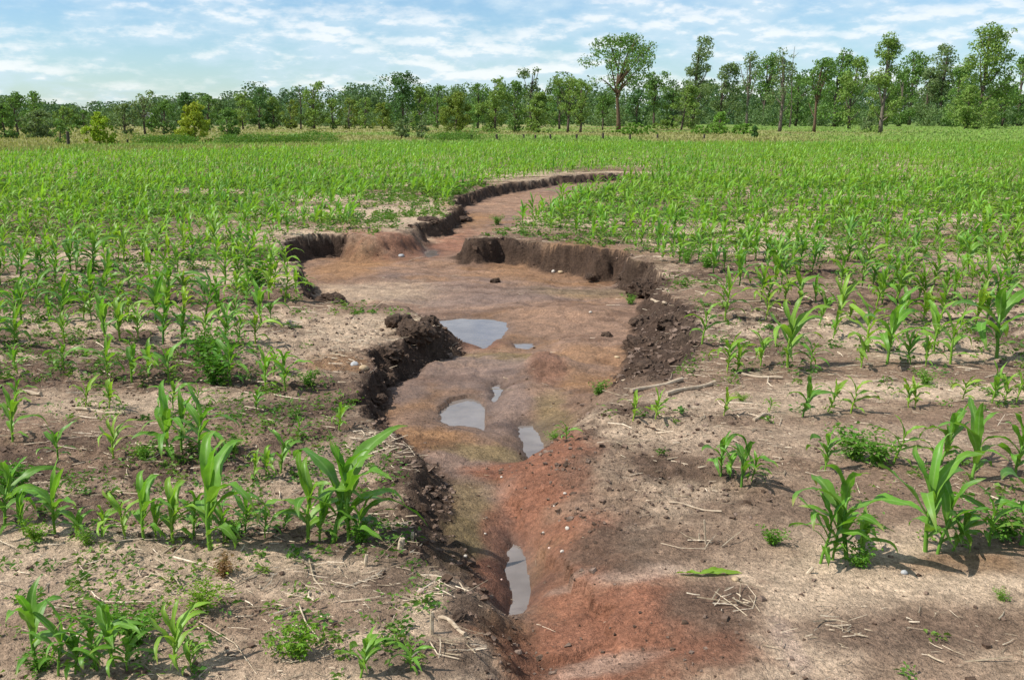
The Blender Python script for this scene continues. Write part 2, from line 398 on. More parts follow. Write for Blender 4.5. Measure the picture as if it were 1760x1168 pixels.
def terrain(x, y):
    """height and the masks of the ground at x, y (1D arrays)"""
    r = {}
    N = len(x)
    far = np.clip((30 - y) / 10, 0, 1)
    rough = sstep(-0.25, 0.35, fbm(x * 0.55, y * 1.1, 11, 4))           # crumbly against smooth sandy ground
    wash = fbm(x * 0.35 + 4, y * 1.0, 23, 4)
    r['rough'] = rough; r['wash'] = wash
    z = 0.020 * fbm(x * 0.8, y * 0.8, 31, 3) * np.clip(y / 4, .6, 1.5)
    z += far * (0.008 + 0.026 * rough) * fbm(x * 4.5, y * 4.5, 41, 4, .6)
    z += far * (0.002 + 0.017 * rough) * fbm(x * 22, y * 22, 51, 3, .6)
    z += far * 0.012 * rough * np.maximum(0, fbm(x * 9, y * 9, 57, 2)) ** 1.5
    r['sd'] = np.full(N, -9.0); r['wall'] = np.zeros(N); r['dark'] = np.zeros(N); r['in'] = np.zeros(N); r['pool'] = np.full(N, -9.0)
    m = (x > -8) & (x < 6) & (y > -2.5) & (y < 32)
    idx = np.where(m)[0]
    if len(idx):
        X, Y = x[idx], y[idx]
        s = np.clip(Y / 9, .35, 1.6)
        wx = X + s * (.07 * fbm(X * 2.5, Y * 2.5, 61, 2) + .045 * fbm(X * 8, Y * 8, 62, 2)) + .042 * fbm(X * 13, Y * 13, 63, 4, .65)
        wy = Y + s * (.07 * fbm(X * 2.5, Y * 2.5, 64, 2) + .045 * fbm(X * 8, Y * 8, 65, 2)) + .042 * fbm(X * 13, Y * 13, 66, 4, .65)
        sd, ex = poly_dist(wx, wy, LIPW, LIPW[:, 2:4])
        w = np.maximum(ex[:, 0], .085); dark = ex[:, 1]
        nf = np.zeros(len(X)); df = np.zeros(len(X))
        for a, b, c in FLOORW:
            k = 1.0 / ((((X - a) ** 2 + ((Y - b) * .75) ** 2)) + .010 * max(b, 2) ) ** 2
            nf += k * c; df += k
        fl = nf / df
        t = np.clip(sd / w, 0, 1)
        prof = np.where(dark > .6, t ** .8, t * t * (3 - 2 * t))
        inn = sstep(0, 1, t)
        wall = np.where(sd < 0, np.clip(1 + sd / (.015 + .13 * np.clip(fbm(X * 6, Y * 6, 95, 3) + .15, 0, 1)), 0, 1), np.where(t < 1, 1.0, np.clip(1 - (sd - w) / (.07 * s + .02), 0, 1)))
        depth = -fl
        zz = z[idx] * (1 - inn * .75)
        zz += -depth * prof
        for a, b, rx_, ry_, hh_ in MOUNDS:
            zz += inn * hh_ * np.exp(-(((wx - a) / rx_) ** 2 + ((wy - b) / ry_) ** 2) ** 1.4)
        # crumbling bank, lumps at its foot
        lump = np.maximum(0, fbm(X * 5, Y * 5, 71, 3, .6)) 
        slump = wall * dark
        zz += slump * (.05 * fbm(X * 7, Y * 7, 73, 4, .65) + .08 * lump * np.clip(w * 4, .3, 1.2)) * np.clip(sd / .03, 0, 1)
        # hummocks of the floor
        fm = inn * (1 - np.clip(slump, 0, 1))
        zz += fm * (.036 * fbm(X * 1.5, Y * 1.6, 81, 3) + .011 * fbm(X * 5, Y * 6, 82, 3, .6) + .003 * fbm(X * 26, Y * 26, 83, 2))
        near = np.clip((7.0 - Y) / 2.0, 0, 1) * inn
        rill = np.abs(fbm(X * 3.5 + .8 * fbm(X, Y, 86, 2), Y * 2.2, 87, 3))
        zz -= fm * .014 * np.exp(-(rill / .07) ** 2)
        zz += near * (.014 * fbm(X * 11, Y * 11, 84, 4, .65))
        # flow lines from the high bank to the channel
        pool = np.full(len(X), -9.0)
        pw = .035 * s
        px_, py_ = X + pw * fbm(X * 9, Y * 9, 91, 2), Y + pw * fbm(X * 9, Y * 9, 92, 2)
        for P, L, br in POOLW:
            pm = (X > P[:, 0].min() - 1) & (X < P[:, 0].max() + 1) & (Y > P[:, 1].min() - 1) & (Y < P[:, 1].max() + 1)
            k = np.where(pm)[0]
            if not len(k): continue
            d, _ = poly_dist(px_[k], py_[k], P)
            b = np.where(d > 0, 1.0, np.exp(np.minimum(d, 0) / (br * 1.3)))
            tgt = L + np.where(d > 0, -np.minimum(d * .35, .05) - .001 + .005 * fbm(X[k] * 11, Y[k] * 11, 97, 3, .6), -d * .35 + .004)
            zn = zz[k] * (1 - b) + tgt * b
            zn = np.where((d <= 0) & (d > -.35), np.maximum(zn, L + .004 - d * .04), zn)
            zz[k] = np.where((pool[k] > 0) & (d <= 0), zz[k], zn); pool[k] = np.maximum(pool[k], d)
        z[idx] = zz
        r['sd'][idx] = sd; r['wall'][idx] = wall; r['dark'][idx] = dark; r['in'][idx] = inn; r['pool'][idx] = pool
    # the far ground rises a little to the wood
    r['z'] = z
    return r
def H(x, y):
    x = np.atleast_1d(np.asarray(x, float)); y = np.atleast_1d(np.asarray(y, float))
    return terrain(x, y)['z']

# edge of the corn field (far side)
EX, EY = at([-900, 0, 200, 400, 700, 1300, 1760, 2700], [259, 252.5, 250, 247.5, 240.5, 238.5, 238.5, 238], 0.40)
def field_edge(x, y):
    """y of the far edge of the field at x"""
    a = x / np.maximum(y, .1)
    order = np.argsort(EX / EY)
    return np.interp(a, (EX / EY)[order], EY[order])

# ------------------------------------------------------------------ ground mesh
def srgb(*c):
    c = np.array(c, float) / 255
    return np.where(c <= .04045, c / 12.92, ((c + .055) / 1.055) ** 2.4)
APEX = -2.6
ry = np.concatenate([np.geomspace(1.0, 4.2, 60)[:-1], np.geomspace(4.2, 20, 960)[:-1], np.geomspace(20, 31, 130), np.geomspace(31, 900, 130)[1:]])   # distance from the apex
uu = np.concatenate([-np.geomspace(6, .74, 26)[:-1], np.linspace(-.74, .74, 800), np.geomspace(.74, 6, 26)[1:]])
Rg, Ug = np.meshgrid(ry, uu, indexing='ij')
gx = (Rg * Ug).ravel(); gy = (Rg + APEX).ravel()
T = terrain(gx, gy)
gz = T['z']
C_SAND = np.array([.53, .395, .278]); C_SOIL = np.array([.258, .172, .117]); C_BROWN = np.array([.145, .095, .066]); C_DARK = np.array([.062, .041, .030])
C_RED = np.array([.278, .124, .074]); C_FLOOR = np.array([.268, .164, .108]); C_OLIVE = np.array([.215, .155, .078]); C_ORANGE = np.array([.31, .165, .075]); C_PALE = np.array([.47, .34, .26]); C_MAUVE = np.array([.225, .150, .115])
def lerp(a, b, t): return a + (b - a) * np.asarray(t)[..., None]
n1_ = fbm(gx * 1.2, gy * 2.2, 101, 5, .6); n2_ = fbm(gx * 5, gy * 5, 102, 4, .6)
col = lerp(np.broadcast_to(C_SAND, (len(gx), 3)), C_SOIL, sstep(-.35, .25, T['wash'] + .25 * n2_))
col = lerp(col, C_BROWN, .9 * T['rough'] * sstep(-.25, .25, n2_ + .3 * n1_))
n3_ = fbm(gx * 16, gy * 16, 105, 3, .6)
col = lerp(col, C_DARK * 1.3, .6 * T['rough'] * sstep(.0, .4, n3_ + .4 * n2_))
inn = T['in']
fc = lerp(np.broadcast_to(C_FLOOR, (len(gx), 3)), C_MAUVE, sstep(-.1, .45, fbm(gx * .9, gy * 1.6, 103, 3)))
fc = lerp(fc, C_ORANGE, .5 * sstep(.1, .5, fbm(gx * 1.3, gy * 1.8, 104, 3)))
col = lerp(col, fc, inn)
wet = inn * .35
# patches: pixel centre, half width, half height (pixels), colour, strength, height of the ground there, wetness
PATCH = [(640, 500, 130, 22, C_SAND * .8, .7, -.25, .1), (600, 455, 60, 22, C_ORANGE, .6, -.27, .2), (700, 425, 120, 16, C_RED, .75, -.27, .3), (760, 400, 60, 16, C_RED, .6, -.24, .3),
         (800, 375, 60, 12, C_ORANGE * .95, .6, -.22, .3), (900, 345, 90, 12, C_FLOOR * 1.15, .8, -.2, .2), (930, 470, 150, 16, C_ORANGE * .9, .45, -.3, .2), (1000, 500, 120, 14, C_OLIVE, .5, -.3, .2),
         (830, 510, 110, 30, C_MAUVE, .6, -.3, .5), (960, 550, 90, 34, C_FLOOR * 1.05, .7, -.26, .3), (810, 600, 60, 14, C_RED * .9, .6, -.3, .4), (850, 628, 120, 14, C_OLIVE * 1.05, .8, -.27, .2), (1040, 660, 80, 22, C_ORANGE * .85, .6, -.2, .2),
         (800, 655, 110, 26, C_MAUVE, .8, -.3, .75), (690, 690, 50, 24, C_MAUVE * .9, .8, -.3, .7), (870, 710, 50, 50, C_MAUVE * 1.1, .8, -.3, .7), (950, 720, 36, 40, C_OLIVE * 1.1, .7, -.22, .2), (940, 650, 30, 22, C_RED * .8, .5, -.25, .4),
         (740, 770, 90, 24, C_ORANGE * .9, .7, -.2, .15), (830, 790, 80, 16, C_OLIVE * 1.1, .8, -.22, .15), (960, 800, 60, 46, C_RED, .85, -.15, .2), (880, 830, 90, 24, C_RED, .9, -.22, .2), (920, 880, 70, 50, C_RED * 1.1, .85, -.2, .2), (780, 850, 70, 50, C_OLIVE * 1.05, .7, -.1, .1),
         (780, 930, 80, 60, C_OLIVE * .85, .9, -.1, .1), (740, 870, 40, 30, C_ORANGE * .9, .4, -.1, .1), (950, 980, 50, 90, C_ORANGE * .95, .6, -.18, .2), (850, 1010, 40, 60, C_RED * .75, .9, -.2, .3), (850, 930, 26, 40, C_RED * .8, .7, -.2, .2), (800, 1060, 60, 50, C_BROWN * 1.05, .8, -.05, .1),
         (1080, 1090, 230, 90, C_RED * .93, .95, -.08, .1), (880, 1120, 60, 60, C_ORANGE * .85, .7, -.15, .2), (985, 1020, 80, 50, C_RED, .8, -.15, .15), (945, 900, 70, 70, C_RED * 1.05, .75, -.18, .15), (960, 1110, 120, 60, C_RED * 1.02, .8, -.12, .15), (1100, 1000, 90, 16, C_PALE * .85, .55, -.06, 0), (980, 1000, 40, 9, C_PALE * .8, .45, -.1, 0), (1010, 868, 30, 9, C_PALE * .8, .4, -.05, 0), (1010, 940, 60, 50, C_RED * .95, .6, -.1, .1), (1230, 1050, 90, 60, C_BROWN, .8, -.02, .05), (1250, 1130, 70, 40, C_RED * .75, .7, -.02, .1),
         (1100, 930, 130, 36, C_BROWN * .9, .75, 0, .1), (1080, 850, 130, 22, C_SOIL, .6, 0, 0), (1150, 870, 60, 20, C_SAND * .9, .6, 0, 0), (1020, 800, 60, 26, C_BROWN, .5, 0, 0), (1040, 1150, 90, 20, C_PALE * .9, .5, -.1, 0),
         (1420, 1040, 110, 30, C_SAND * 1.05, .9, 0, 0), (1650, 1008, 130, 14, C_SAND, .85, 0, 0), (1550, 1090, 220, 50, C_BROWN * 1.15, .75, 0, .05), (1350, 1100, 26, 50, C_PALE * .95, .7, 0, 0), (1600, 1150, 160, 30, C_SOIL, .6, 0, 0), (1640, 970, 110, 18, C_ORANGE * .7, .5, 0, .05), (1250, 930, 130, 50, C_SOIL * .95, .6, 0, 0), (1180, 840, 80, 24, C_SAND * .9, .7, 0, 0),
         (1550, 668, 240, 18, C_SAND * 1.08, .85, 0, 0), (1300, 690, 200, 24, C_SAND * .95, .6, 0, 0), (1500, 760, 300, 32, C_SAND * .9, .5, 0, 0), (1150, 740, 120, 29, C_SAND * .95, .65, 0, 0), (1640, 600, 140, 18, C_SAND, .6, 0, 0),
         (620, 560, 90, 24, C_SAND * 1.0, .8, 0, 0), (540, 590, 110, 30, C_SAND * .95, .6, 0, 0), (580, 620, 60, 16, C_ORANGE * .8, .5, 0, 0), (700, 370, 80, 20, C_SAND * .95, .9, 0, 0), (670, 400, 60, 10, C_SAND * .8, .6, -.1, 0),
         (250, 690, 240, 24, C_SAND * .95, .75, 0, 0), (480, 700, 120, 20, C_BROWN * .75, .8, 0, .1), (540, 740, 90, 20, C_BROWN, .6, 0, 0), (560, 800, 120, 40, C_SAND * .85, .6, 0, 0), (350, 870, 200, 30, C_SOIL * 1.1, .6, 0, 0), (400, 840, 120, 24, C_SAND * .9, .5, 0, 0),
         (180, 950, 220, 22, C_SAND * .88, .8, 0, 0), (520, 985, 120, 24, C_SAND * .80, .75, 0, 0), (400, 1060, 260, 40, C_SOIL * .95, .75, 0, 0), (620, 1040, 90, 40, C_SOIL * .9, .6, 0, 0), (560, 1000, 130, 20, C_BROWN * .9, .5, 0, 0), (690, 1000, 60, 40, C_BROWN * .85, .75, -.02, .1), (700, 920, 40, 60, C_BROWN * .7, .7, -.02, .1), (720, 1130, 110, 40, C_BROWN * .9, .7, 0, .1), (630, 935, 110, 26, C_BROWN * .85, .7, 0, .1), (500, 1130, 120, 40, C_SOIL, .5, 0, 0),
         (100, 1090, 160, 60, C_SOIL * .95, .6, 0, 0), (640, 760, 60, 26, C_SAND * .8, .5, 0, 0), (680, 820, 30, 40, C_BROWN * .8, .7, 0, 0)]
sel = np.where(gy < 40)[0]
X, Y = gx[sel], gy[sel]
nw = .35 * fbm(X * 3.2, Y * 3.2, 111, 4, .6) + .22 * fbm(X * 14, Y * 14, 112, 3, .6)
cs = col[sel].copy(); ws = wet[sel].copy()
for (px, py, hx, hy, c, s, z, wv) in PATCH:
    z *= K
    x0, y0 = at(px, py, z); xr = abs(at(px + hx, py, z)[0] - x0); yr = .5 * abs(at(px, py - hy, z)[1] - at(px, py + hy, z)[1])
    d = np.sqrt(((X - x0) / xr) ** 2 + ((Y - y0) / yr) ** 2)
    k = min(1, s * 1.12) * sstep(1.35, .55, d + nw * 1.1)
    cs = lerp(cs, np.broadcast_to(c, cs.shape), k); ws = ws + (wv - ws) * k
col[sel] = cs; wet[sel] = ws
flow = fbm(gx * 2.2 + .6 * fbm(gx, gy, 131, 2), gy * 5.5, 132, 4, .6)
col = lerp(col, col * np.array([.66, .62, .60]), inn * .8 * sstep(.05, .5, flow))
col = lerp(col, col * np.array([1.22, 1.2, 1.16]), inn * .7 * sstep(.05, .5, -flow))
col = col * (1 - .16 * wet)[:, None]
dkm = np.clip(T['wall'] * T['dark'] * 1.15, 0, 1) * sstep(-1.0, -.2, n2_ + .25)
col = lerp(col, C_DARK, dkm * .93)
wet = wet * (1 - dkm) + .05 * dkm
shore = np.where(T['pool'] > -5, np.exp(-np.abs(np.minimum(T['pool'], 0)) / .09), 0)
col = col * (1 - .48 * shore)[:, None]; wet = np.maximum(wet, shore * .85)
# beyond the field: rough meadow, tan with green
edge = field_edge(gx, gy)
out_f = sstep(-1, 2, gy - edge)
gn = fbm(gx * .06, gy * .05, 121, 4); gn2 = fbm(gx * .5, gy * .25, 122, 3)
green = sstep(-.2, .4, gn + .3 * gn2 + .012 * gx - .05)
mead = lerp(np.broadcast_to(np.array([.250, .235, .095]), (len(gx), 3)), np.array([.150, .230, .050]), green)
mead = mead * (1 + .2 * gn2)[:, None]
col = lerp(col, mead, out_f); wet = wet * (1 - out_f)
ni, nj = Rg.shape
ii = (np.arange(ni - 1)[:, None] * nj + np.arange(nj - 1)[None]).ravel()
gq = np.stack([ii, ii + 1, ii + nj + 1, ii + nj], 1)
ground = link('ground', mesh_np('ground', np.stack([gx, gy, gz], 1), gq, M_SOIL, {'wet': np.clip(wet, 0, 1)}, {'soil': np.clip(col, 0.01, .9)}, smooth=True))
tag(ground, kind='structure')

# puddles
for P, L, br in POOLW:
    c = P.mean(0); Q = c + (P - c) * 1.25
    n = len(Q)
    v = np.concatenate([np.c_[Q, np.full(n, L)], [[c[0], c[1], L]]])
    me = bpy.data.meshes.new('puddle'); me.from_pydata([tuple(a) for a in v], [], [(i, (i + 1) % n, n) for i in range(n)]); me.materials.append(M_WATER)
    tag(link('puddle', me), kind='structure')

# ------------------------------------------------------------------ corn
def leaf_arr(z0, az, L, W, th0, th1, wind, roll, wave, nseg, ncol, fold, rng, bow=1.25):
    s = np.linspace(0, 1, nseg + 1)
    th = th0 + (th1 - th0) * s ** bow
    # the wind from the left turns the leaf along +X
    d0 = (az + PI) % (2 * PI) - PI
    azs = d0 * (1 - wind * s * s)
    tg = np.stack([np.cos(th) * np.cos(azs), np.cos(th) * np.sin(azs), np.sin(th)], 1)
    p = np.zeros((nseg + 1, 3)); p[0] = (0, 0, z0)
    p[1:] = p[0] + np.cumsum((tg[1:] + tg[:-1]) / 2 * L / nseg, 0)
    sd = np.stack([-np.sin(azs), np.cos(azs), 0 * s], 1)
    nm = np.cross(sd, tg) * -1
    rl = roll * s ** 1.3
    sd2 = sd * np.cos(rl)[:, None] + nm * np.sin(rl)[:, None]; nm2 = nm * np.cos(rl)[:, None] - sd * np.sin(rl)[:, None]
    w = W * np.minimum(1, .42 + 2.1 * s) * (1 - s ** 2.4) ** .9 + W * .03
    c = np.linspace(-1, 1, ncol + 1)
    fd = fold * (1 - .6 * s)
    ph = rng.uniform(0, 6.28, 2); fq = rng.uniform(2.0, 3.6)
    wv = wave * W * np.where(c[None] < 0, np.sin(fq * 2 * PI * s[:, None] + ph[0]), np.sin(fq * 2 * PI * s[:, None] + ph[1])) * np.abs(c[None]) * np.minimum(1, 3 * s * (1 - s) + .1)[:, None]
    v = p[:, None] + sd2[:, None] * (c[None, :, None] * (w / 2 * np.cos(fd))[:, None, None]) + nm2[:, None] * ((np.abs(c)[None] * (w / 2 * np.sin(fd))[:, None] + wv)[..., None])
    v = v.reshape(-1, 3)
    m = ncol + 1
    i = (np.arange(nseg)[:, None] * m + np.arange(ncol)[None]).ravel()
    q = np.stack([i, i + 1, i + m + 1, i + m], 1)
    return v, q, np.repeat(s, m), np.tile(np.abs(c), nseg + 1)

def corn_leaves(rng, nleaf, nseg, ncol, spread=1.0, small=False):
    """leaf arrays of one plant of height about 1"""
    L_ = []
    az0 = rng.uniform(-.6, .6) + (PI / 2 if rng.random() < .25 else 0)
    for i in range(nleaf):
        f = i / (nleaf - 1)
        az = az0 + PI * (i % 2) + rng.normal(0, .45)
        ln = (.25 + .56 * math.sin(PI * (.08 + .58 * f))) * rng.uniform(.82, 1.18)
        ln = min(ln, .74)
        top = i >= nleaf - 2
        th0 = R(rng.uniform(38, 60) + 22 * f)
        th1 = R(rng.uniform(-100, -50) + 72 * f ** 1.5 + rng.normal(0, 14))
        wd = .114 * (.5 + .6 * math.sin(PI * min(1, .15 + .62 * f))) * rng.uniform(.85, 1.18)
        fold = R(rng.uniform(10, 24)); bow = rng.uniform(1.1, 1.8)
        if top:
            ln *= rng.uniform(.58, .82); th0 = R(rng.uniform(72, 88)); th1 = R(rng.uniform(-30, 60)); fold = R(rng.uniform(24, 40)); wd *= .95; bow = 2.0
        L_.append(leaf_arr(.13 + .36 * f ** .9, az, ln * spread, wd, th0, th1, rng.uniform(.2, .8), rng.normal(0, .6), rng.uniform(.07, .20), nseg, ncol, fold, rng, bow))
    return L_
def corn_stalk(rng, n=7):
    z = np.array([-.04, .0, .12, .24, .36, .50]); r = np.array([.020, .020, .019, .018, .016, .008]) * .95
    p = np.stack([.012 * np.sin(z * 9 + rng.uniform(0, 6)), .012 * np.cos(z * 8), z], 1); p[:2, :2] = p[1, :2]
    return tube(p, r, 6)

NV = 14
protos = []
for k in range(NV):
    rng = np.random.default_rng(700 + k)
    ls = corn_leaves(rng, [8, 9, 7, 8, 10, 7, 8, 9][k % 8], 11, 4, rng.uniform(.92, 1.1))
    lm = [mesh_np('leaf', v, q, M_CORN, {'along': a, 'rib': b}, None, True) for v, q, a, b in ls]
    v, q = corn_stalk(rng)
    sm = mesh_np('stalk', v, q, M_STALK, None, None, True)
    protos.append((sm, lm))

# plants measured one by one: pixel of the base, height in pixels, greenness 0 yellow .. 1 dark
NEAR = [(59, 1142, 154, .7), (99, 1160, 126, .7), (167, 1151, 120, .6), (194, 1151, 150, .6), (303, 1151, 115, .25), (621, 1166, 100, .45), (705, 1151, 65, .5),
        (93, 916, 130, .5), (4, 902, 140, .7), (215, 929, 90, .2), (246, 929, 125, .5), (296, 929, 120, .3), (332, 916, 100, .6), (359, 943, 215, .6), (422, 916, 95, .8), (526, 929, 150, .4), (574, 929, 215, .7), (597, 929, 180, .5), (486, 911, 45, .6),
        (436, 821, 55, .2), (457, 821, 60, .3), (481, 812, 80, .5), (289, 789, 125, .6), (343, 789, 120, .7), (312, 776, 110, .6), (194, 785, 75, .15), (20, 757, 100, .4), (100, 790, 70, .6), (511, 753, 45, .5), (583, 741, 60, .4),
        (147, 703, 62, .1), (188, 703, 60, .2), (27, 694, 60, .5), (296, 703, 62, .5), (337, 703, 58, .5), (440, 703, 50, .6),
        (1412, 967, 133, .6), (1453, 960, 205, .7), (1589, 950, 190, .6), (1611, 955, 150, .7), (1754, 940, 190, .7), (1239, 814, 88, .7), (1273, 833, 108, .8), (1419, 806, 88, .5), (1536, 796, 90, .3), (1618, 800, 120, .6), (1672, 828, 150, .6), (1745, 815, 120, .6),
        (1089, 721, 55, .1), (1127, 721, 56, .2), (1244, 717, 56, .15), (1380, 714, 80, .8), (1424, 704, 65, .3), (1463, 707, 72, .2), (1322, 707, 30, .4), (1562, 697, 60, .15), (1574, 697, 55, .1), (1655, 687, 48, .05), (1706, 690, 72, .4), (1727, 692, 60, .3), (1747, 690, 66, .3),
        (1251, 638, 70, .2), (1268, 638, 60, .3), (1207, 593, 85, .4), (1307, 627, 65, .3), (1352, 629, 125, .35), (1394, 634, 60, .6), (1433, 576, 50, .5), (1480, 632, 68, .3), (1492, 600, 100, .2), (1524, 625, 122, .5), (1605, 600, 95, .4), (1633, 623, 105, .4), (1712, 612, 145, .7), (1590, 628, 60, .4), (1560, 622, 60, .5),
        (974, 749, 42, .5), (508, 506, 50, .35), (492, 478, 45, .3), (520, 470, 40, .3), (916, 397, 42, .25), (941, 378, 46, .8), (898, 388, 44, .5), (915, 376, 45, .7), (963, 392, 44, .3), (990, 404, 40, .4), (945, 403, 34, .3),
        (110, 640, 70, .5), (185, 648, 75, .4), (255, 650, 72, .4), (290, 655, 80, .5), (395, 655, 95, .7), (455, 665, 80, .4), (490, 668, 90, .5), (110, 590, 60, .3), (225, 655, 90, .5), (470, 640, 60, .3), (30, 645, 60, .5), (130, 925, 60, .5), (175, 922, 70, .3), (268, 925, 80, .4), (385, 930, 80, .5), (455, 925, 60, .6), (548, 926, 100, .5), (614, 932, 90, .6), (40, 920, 90, .6), (1432, 962, 120, .5), (1478, 955, 90, .4), (1638, 950, 100, .6), (1700, 940, 110, .6), (1255, 822, 60, .5), (1292, 826, 60, .6), (130, 1156, 90, .6), (217, 1156, 80, .5), (330, 1156, 60, .3)]
plants = []          # x, y, height, green, hand
for px, py, hp, g in NEAR:
    x, y = at(px, py, 0.0)
    dd = math.sqrt(y * y + CAM_H ** 2)
    hh = hp / F_PX * dd / .93
    plants.append((float(x), float(y), hh * 1.0, g, 1))
hand = np.array([(p[0], p[1]) for p in plants])
rng = np.random.default_rng(5)
ROW = .76
y0 = 2.38
rows = y0 + ROW * np.arange(-3, 130)
cand = []
for ry_ in rows:
    half = .62 * ry_ + 2.0
    n = int(2 * half / .124)
    xs = -half + 2 * half * (np.arange(n) + rng.uniform(-.38, .38, n)) / n
    ys = ry_ + rng.normal(0, .045, n) + .03 * xs * .3
    cand.append(np.stack([xs, ys], 1))
cand = np.concatenate(cand)
cx, cy = cand[:, 0], cand[:, 1]
TC = terrain(cx, cy)
cpx, cpy = to_px(cx, cy, 0.0)
dens = np.full(len(cx), .97)
left = cx < np.interp(cy, [0, 5, 9, 12, 30], [0, 0, -.3, 0, 1])
# sandy, washed ground carries fewer plants
dens *= np.where(cy < 5.5, .5, 1.0)
dens *= np.where((~left) & (cy < 9.5), .80, 1.0)
dens *= np.where(left & (cy < 6.5), .9, 1.0)
patchy = fbm(cx * .5, cy * .7, 201, 3)
dens *= np.clip(1.0 + 1.3 * patchy, .2, 1.2) ** np.where(cy < 14, 1.0, .28)
keep = rng.random(len(cx)) < dens
keep &= TC['sd'] < -.10
keep &= cy < field_edge(cx, cy)
# bare washed strips beside the gully and the ground between the measured plants
def bare(px, py, hx, hy): return ((cpx - px) / hx) ** 2 + ((cpy - py) / hy) ** 2 < 1
inview = (cpx > -60) & (cpx < 1820) & (cy > .5)
keep &= ~((cy < 4.4) & (cpx > -80) & (cpx < 1850))
keep &= ~((cpy > 560) & (cpx > 1040) & (cpx < 1850))
keep &= ~((cpy > 625) & (cpx > -100) & (cpx < 700))
for b in [(620, 570, 150, 75), (690, 372, 85, 34), (600, 650, 110, 80), (1100, 610, 90, 80), (660, 400, 60, 14), (860, 400, 60, 18), (1180, 520, 50, 60)]: keep &= ~bare(*b)
dmin = np.full(len(cx), 9.)
for hx_, hy_ in hand: dmin = np.minimum(dmin, np.hypot(cx - hx_, (cy - hy_) * .8))
keep &= dmin > .14
cx, cy, cpx, cpy = cx[keep], cy[keep], cpx[keep], cpy[keep]
hgt = .305 + .06 * fbm(cx * .35, cy * .35, 211, 3) + rng.normal(0, .055, len(cx))
hgt = np.clip(hgt * np.where(cy > 12, 1.06, 1.0), .15, .46)
grn = np.clip(.42 + .35 * fbm(cx * .4, cy * .5, 221, 3) + rng.normal(0, .2, len(cx)), 0, 1)
order = np.argsort(cy / hgt ** .5)
vis = (cpx > -25) & (cpx < 1785)
n_hand = len(plants)
single, rest = [], []
for i in order:
    if vis[i] and len(single) < 300 - n_hand: single.append(i)
    else: rest.append(i)
for i in single: plants.append((cx[i], cy[i], hgt[i], grn[i], 0))

GREENS = [np.array([.230, .345, .030]), np.array([.125, .270, .026]), np.array([.060, .175, .022])]
def green_of(g):
    c = GREENS[0] * (1 - 2 * g) + GREENS[1] * 2 * g if g < .5 else GREENS[1] * (2 - 2 * g) + GREENS[2] * (2 * g - 1)
    return (*c, 1)
ORD = "first second third fourth fifth sixth seventh eighth ninth tenth eleventh twelfth thirteenth fourteenth fifteenth sixteenth seventeenth eighteenth nineteenth twentieth twenty-first twenty-second twenty-third twenty-fourth twenty-fifth twenty-sixth twenty-seventh twenty-eighth twenty-ninth thirtieth".split()
# row and place in the row for the labels
pl = np.array([p[:4] for p in plants])
rk = np.round((pl[:, 1] - y0) / ROW).astype(int)
side = np.where(pl[:, 0] < np.interp(pl[:, 1], [0, 3, 5, 9, 12, 20], [.1, .05, .05, -.1, .25, .4]), 0, 1)
labels = [None] * len(plants)
for s in (0, 1):
    used = sorted(set(rk[side == s]))
    for ri, r_ in enumerate(used):
        ids = np.where((side == s) & (rk == r_))[0]
        ids = ids[np.argsort(np.abs(pl[ids, 0] - .1))]
        for k, i in enumerate(ids):
            hh, g = pl[i, 2], pl[i, 3]
            size = 'tall' if hh > .42 else ('small' if hh < .25 else 'middling')
            hue = 'yellowish' if g < .25 else ('deep green' if g > .62 else 'bright green')
            labels[i] = f"{size} {hue} corn, {ORD[min(k, 29)]} plant {'left' if s == 0 else 'right'} of the gully, {ORD[min(ri, 29)]} row from camera"
zs = H(pl[:, 0], pl[:, 1])
rng = np.random.default_rng(17)
for i, (x, y, hh, g, hnd) in enumerate(plants):
    sm, lm = protos[int(rng.integers(NV))]
    e = empty('corn_plant', (x, y, zs[i] - .004))
    sxy = hh * rng.uniform(.92, 1.12)
    e.scale = (sxy, sxy, hh)
    e.rotation_euler = (rng.normal(0, .05), .10 + rng.normal(0, .07), rng.normal(0, .38))
    tag(e, labels[i], 'corn plant', 'young corn plants beside the gully')
    c = green_of(g)
    o = link('stalk', sm, e); o.color = (c[0] * 1.15, c[1] * 1.1, c[2] * 1.2, 1)
    for m_ in lm:
        o = link('leaf', m_, e); jit = rng.uniform(.85, 1.15); o.color = (c[0] * jit * rng.uniform(.92, 1.08), c[1] * jit, c[2] * jit, 1)

# all the other corn of the field in one mass
def merge_leaves(ls):
    V, Q, A, B = [], [], [], []; n = 0
    for v, q, a, b in ls: V.append(v); Q.append(q + n); A.append(a); B.append(b); n += len(v)
    return np.concatenate(V), np.concatenate(Q), np.concatenate(A), np.concatenate(B)
lods = []
for (nl, ns, nc, wide) in ((8, 6, 2, 1.0), (7, 4, 2, 1.08), (6, 3, 1, 1.25)):
    vs = []
    for k in range(10):
        r2 = np.random.default_rng(900 + k)
        vs.append(merge_leaves(corn_leaves(r2, nl, ns, nc, wide)))
    lods.append(vs)
rest = np.array(rest)
rx, ryy, rh, rg_ = cx[rest], cy[rest], hgt[rest], grn[rest]
rz = H(rx, ryy)
rng = np.random.default_rng(23)
lod = np.where(ryy < 15, 0, np.where(ryy < 32, 1, 2)); var = rng.integers(0, 10, len(rx))
rot = rng.normal(0, .4, len(rx)); ty = .12 + rng.normal(0, .08, len(rx))
V, Q, A, B, TT = [], [], [], [], []; n = 0
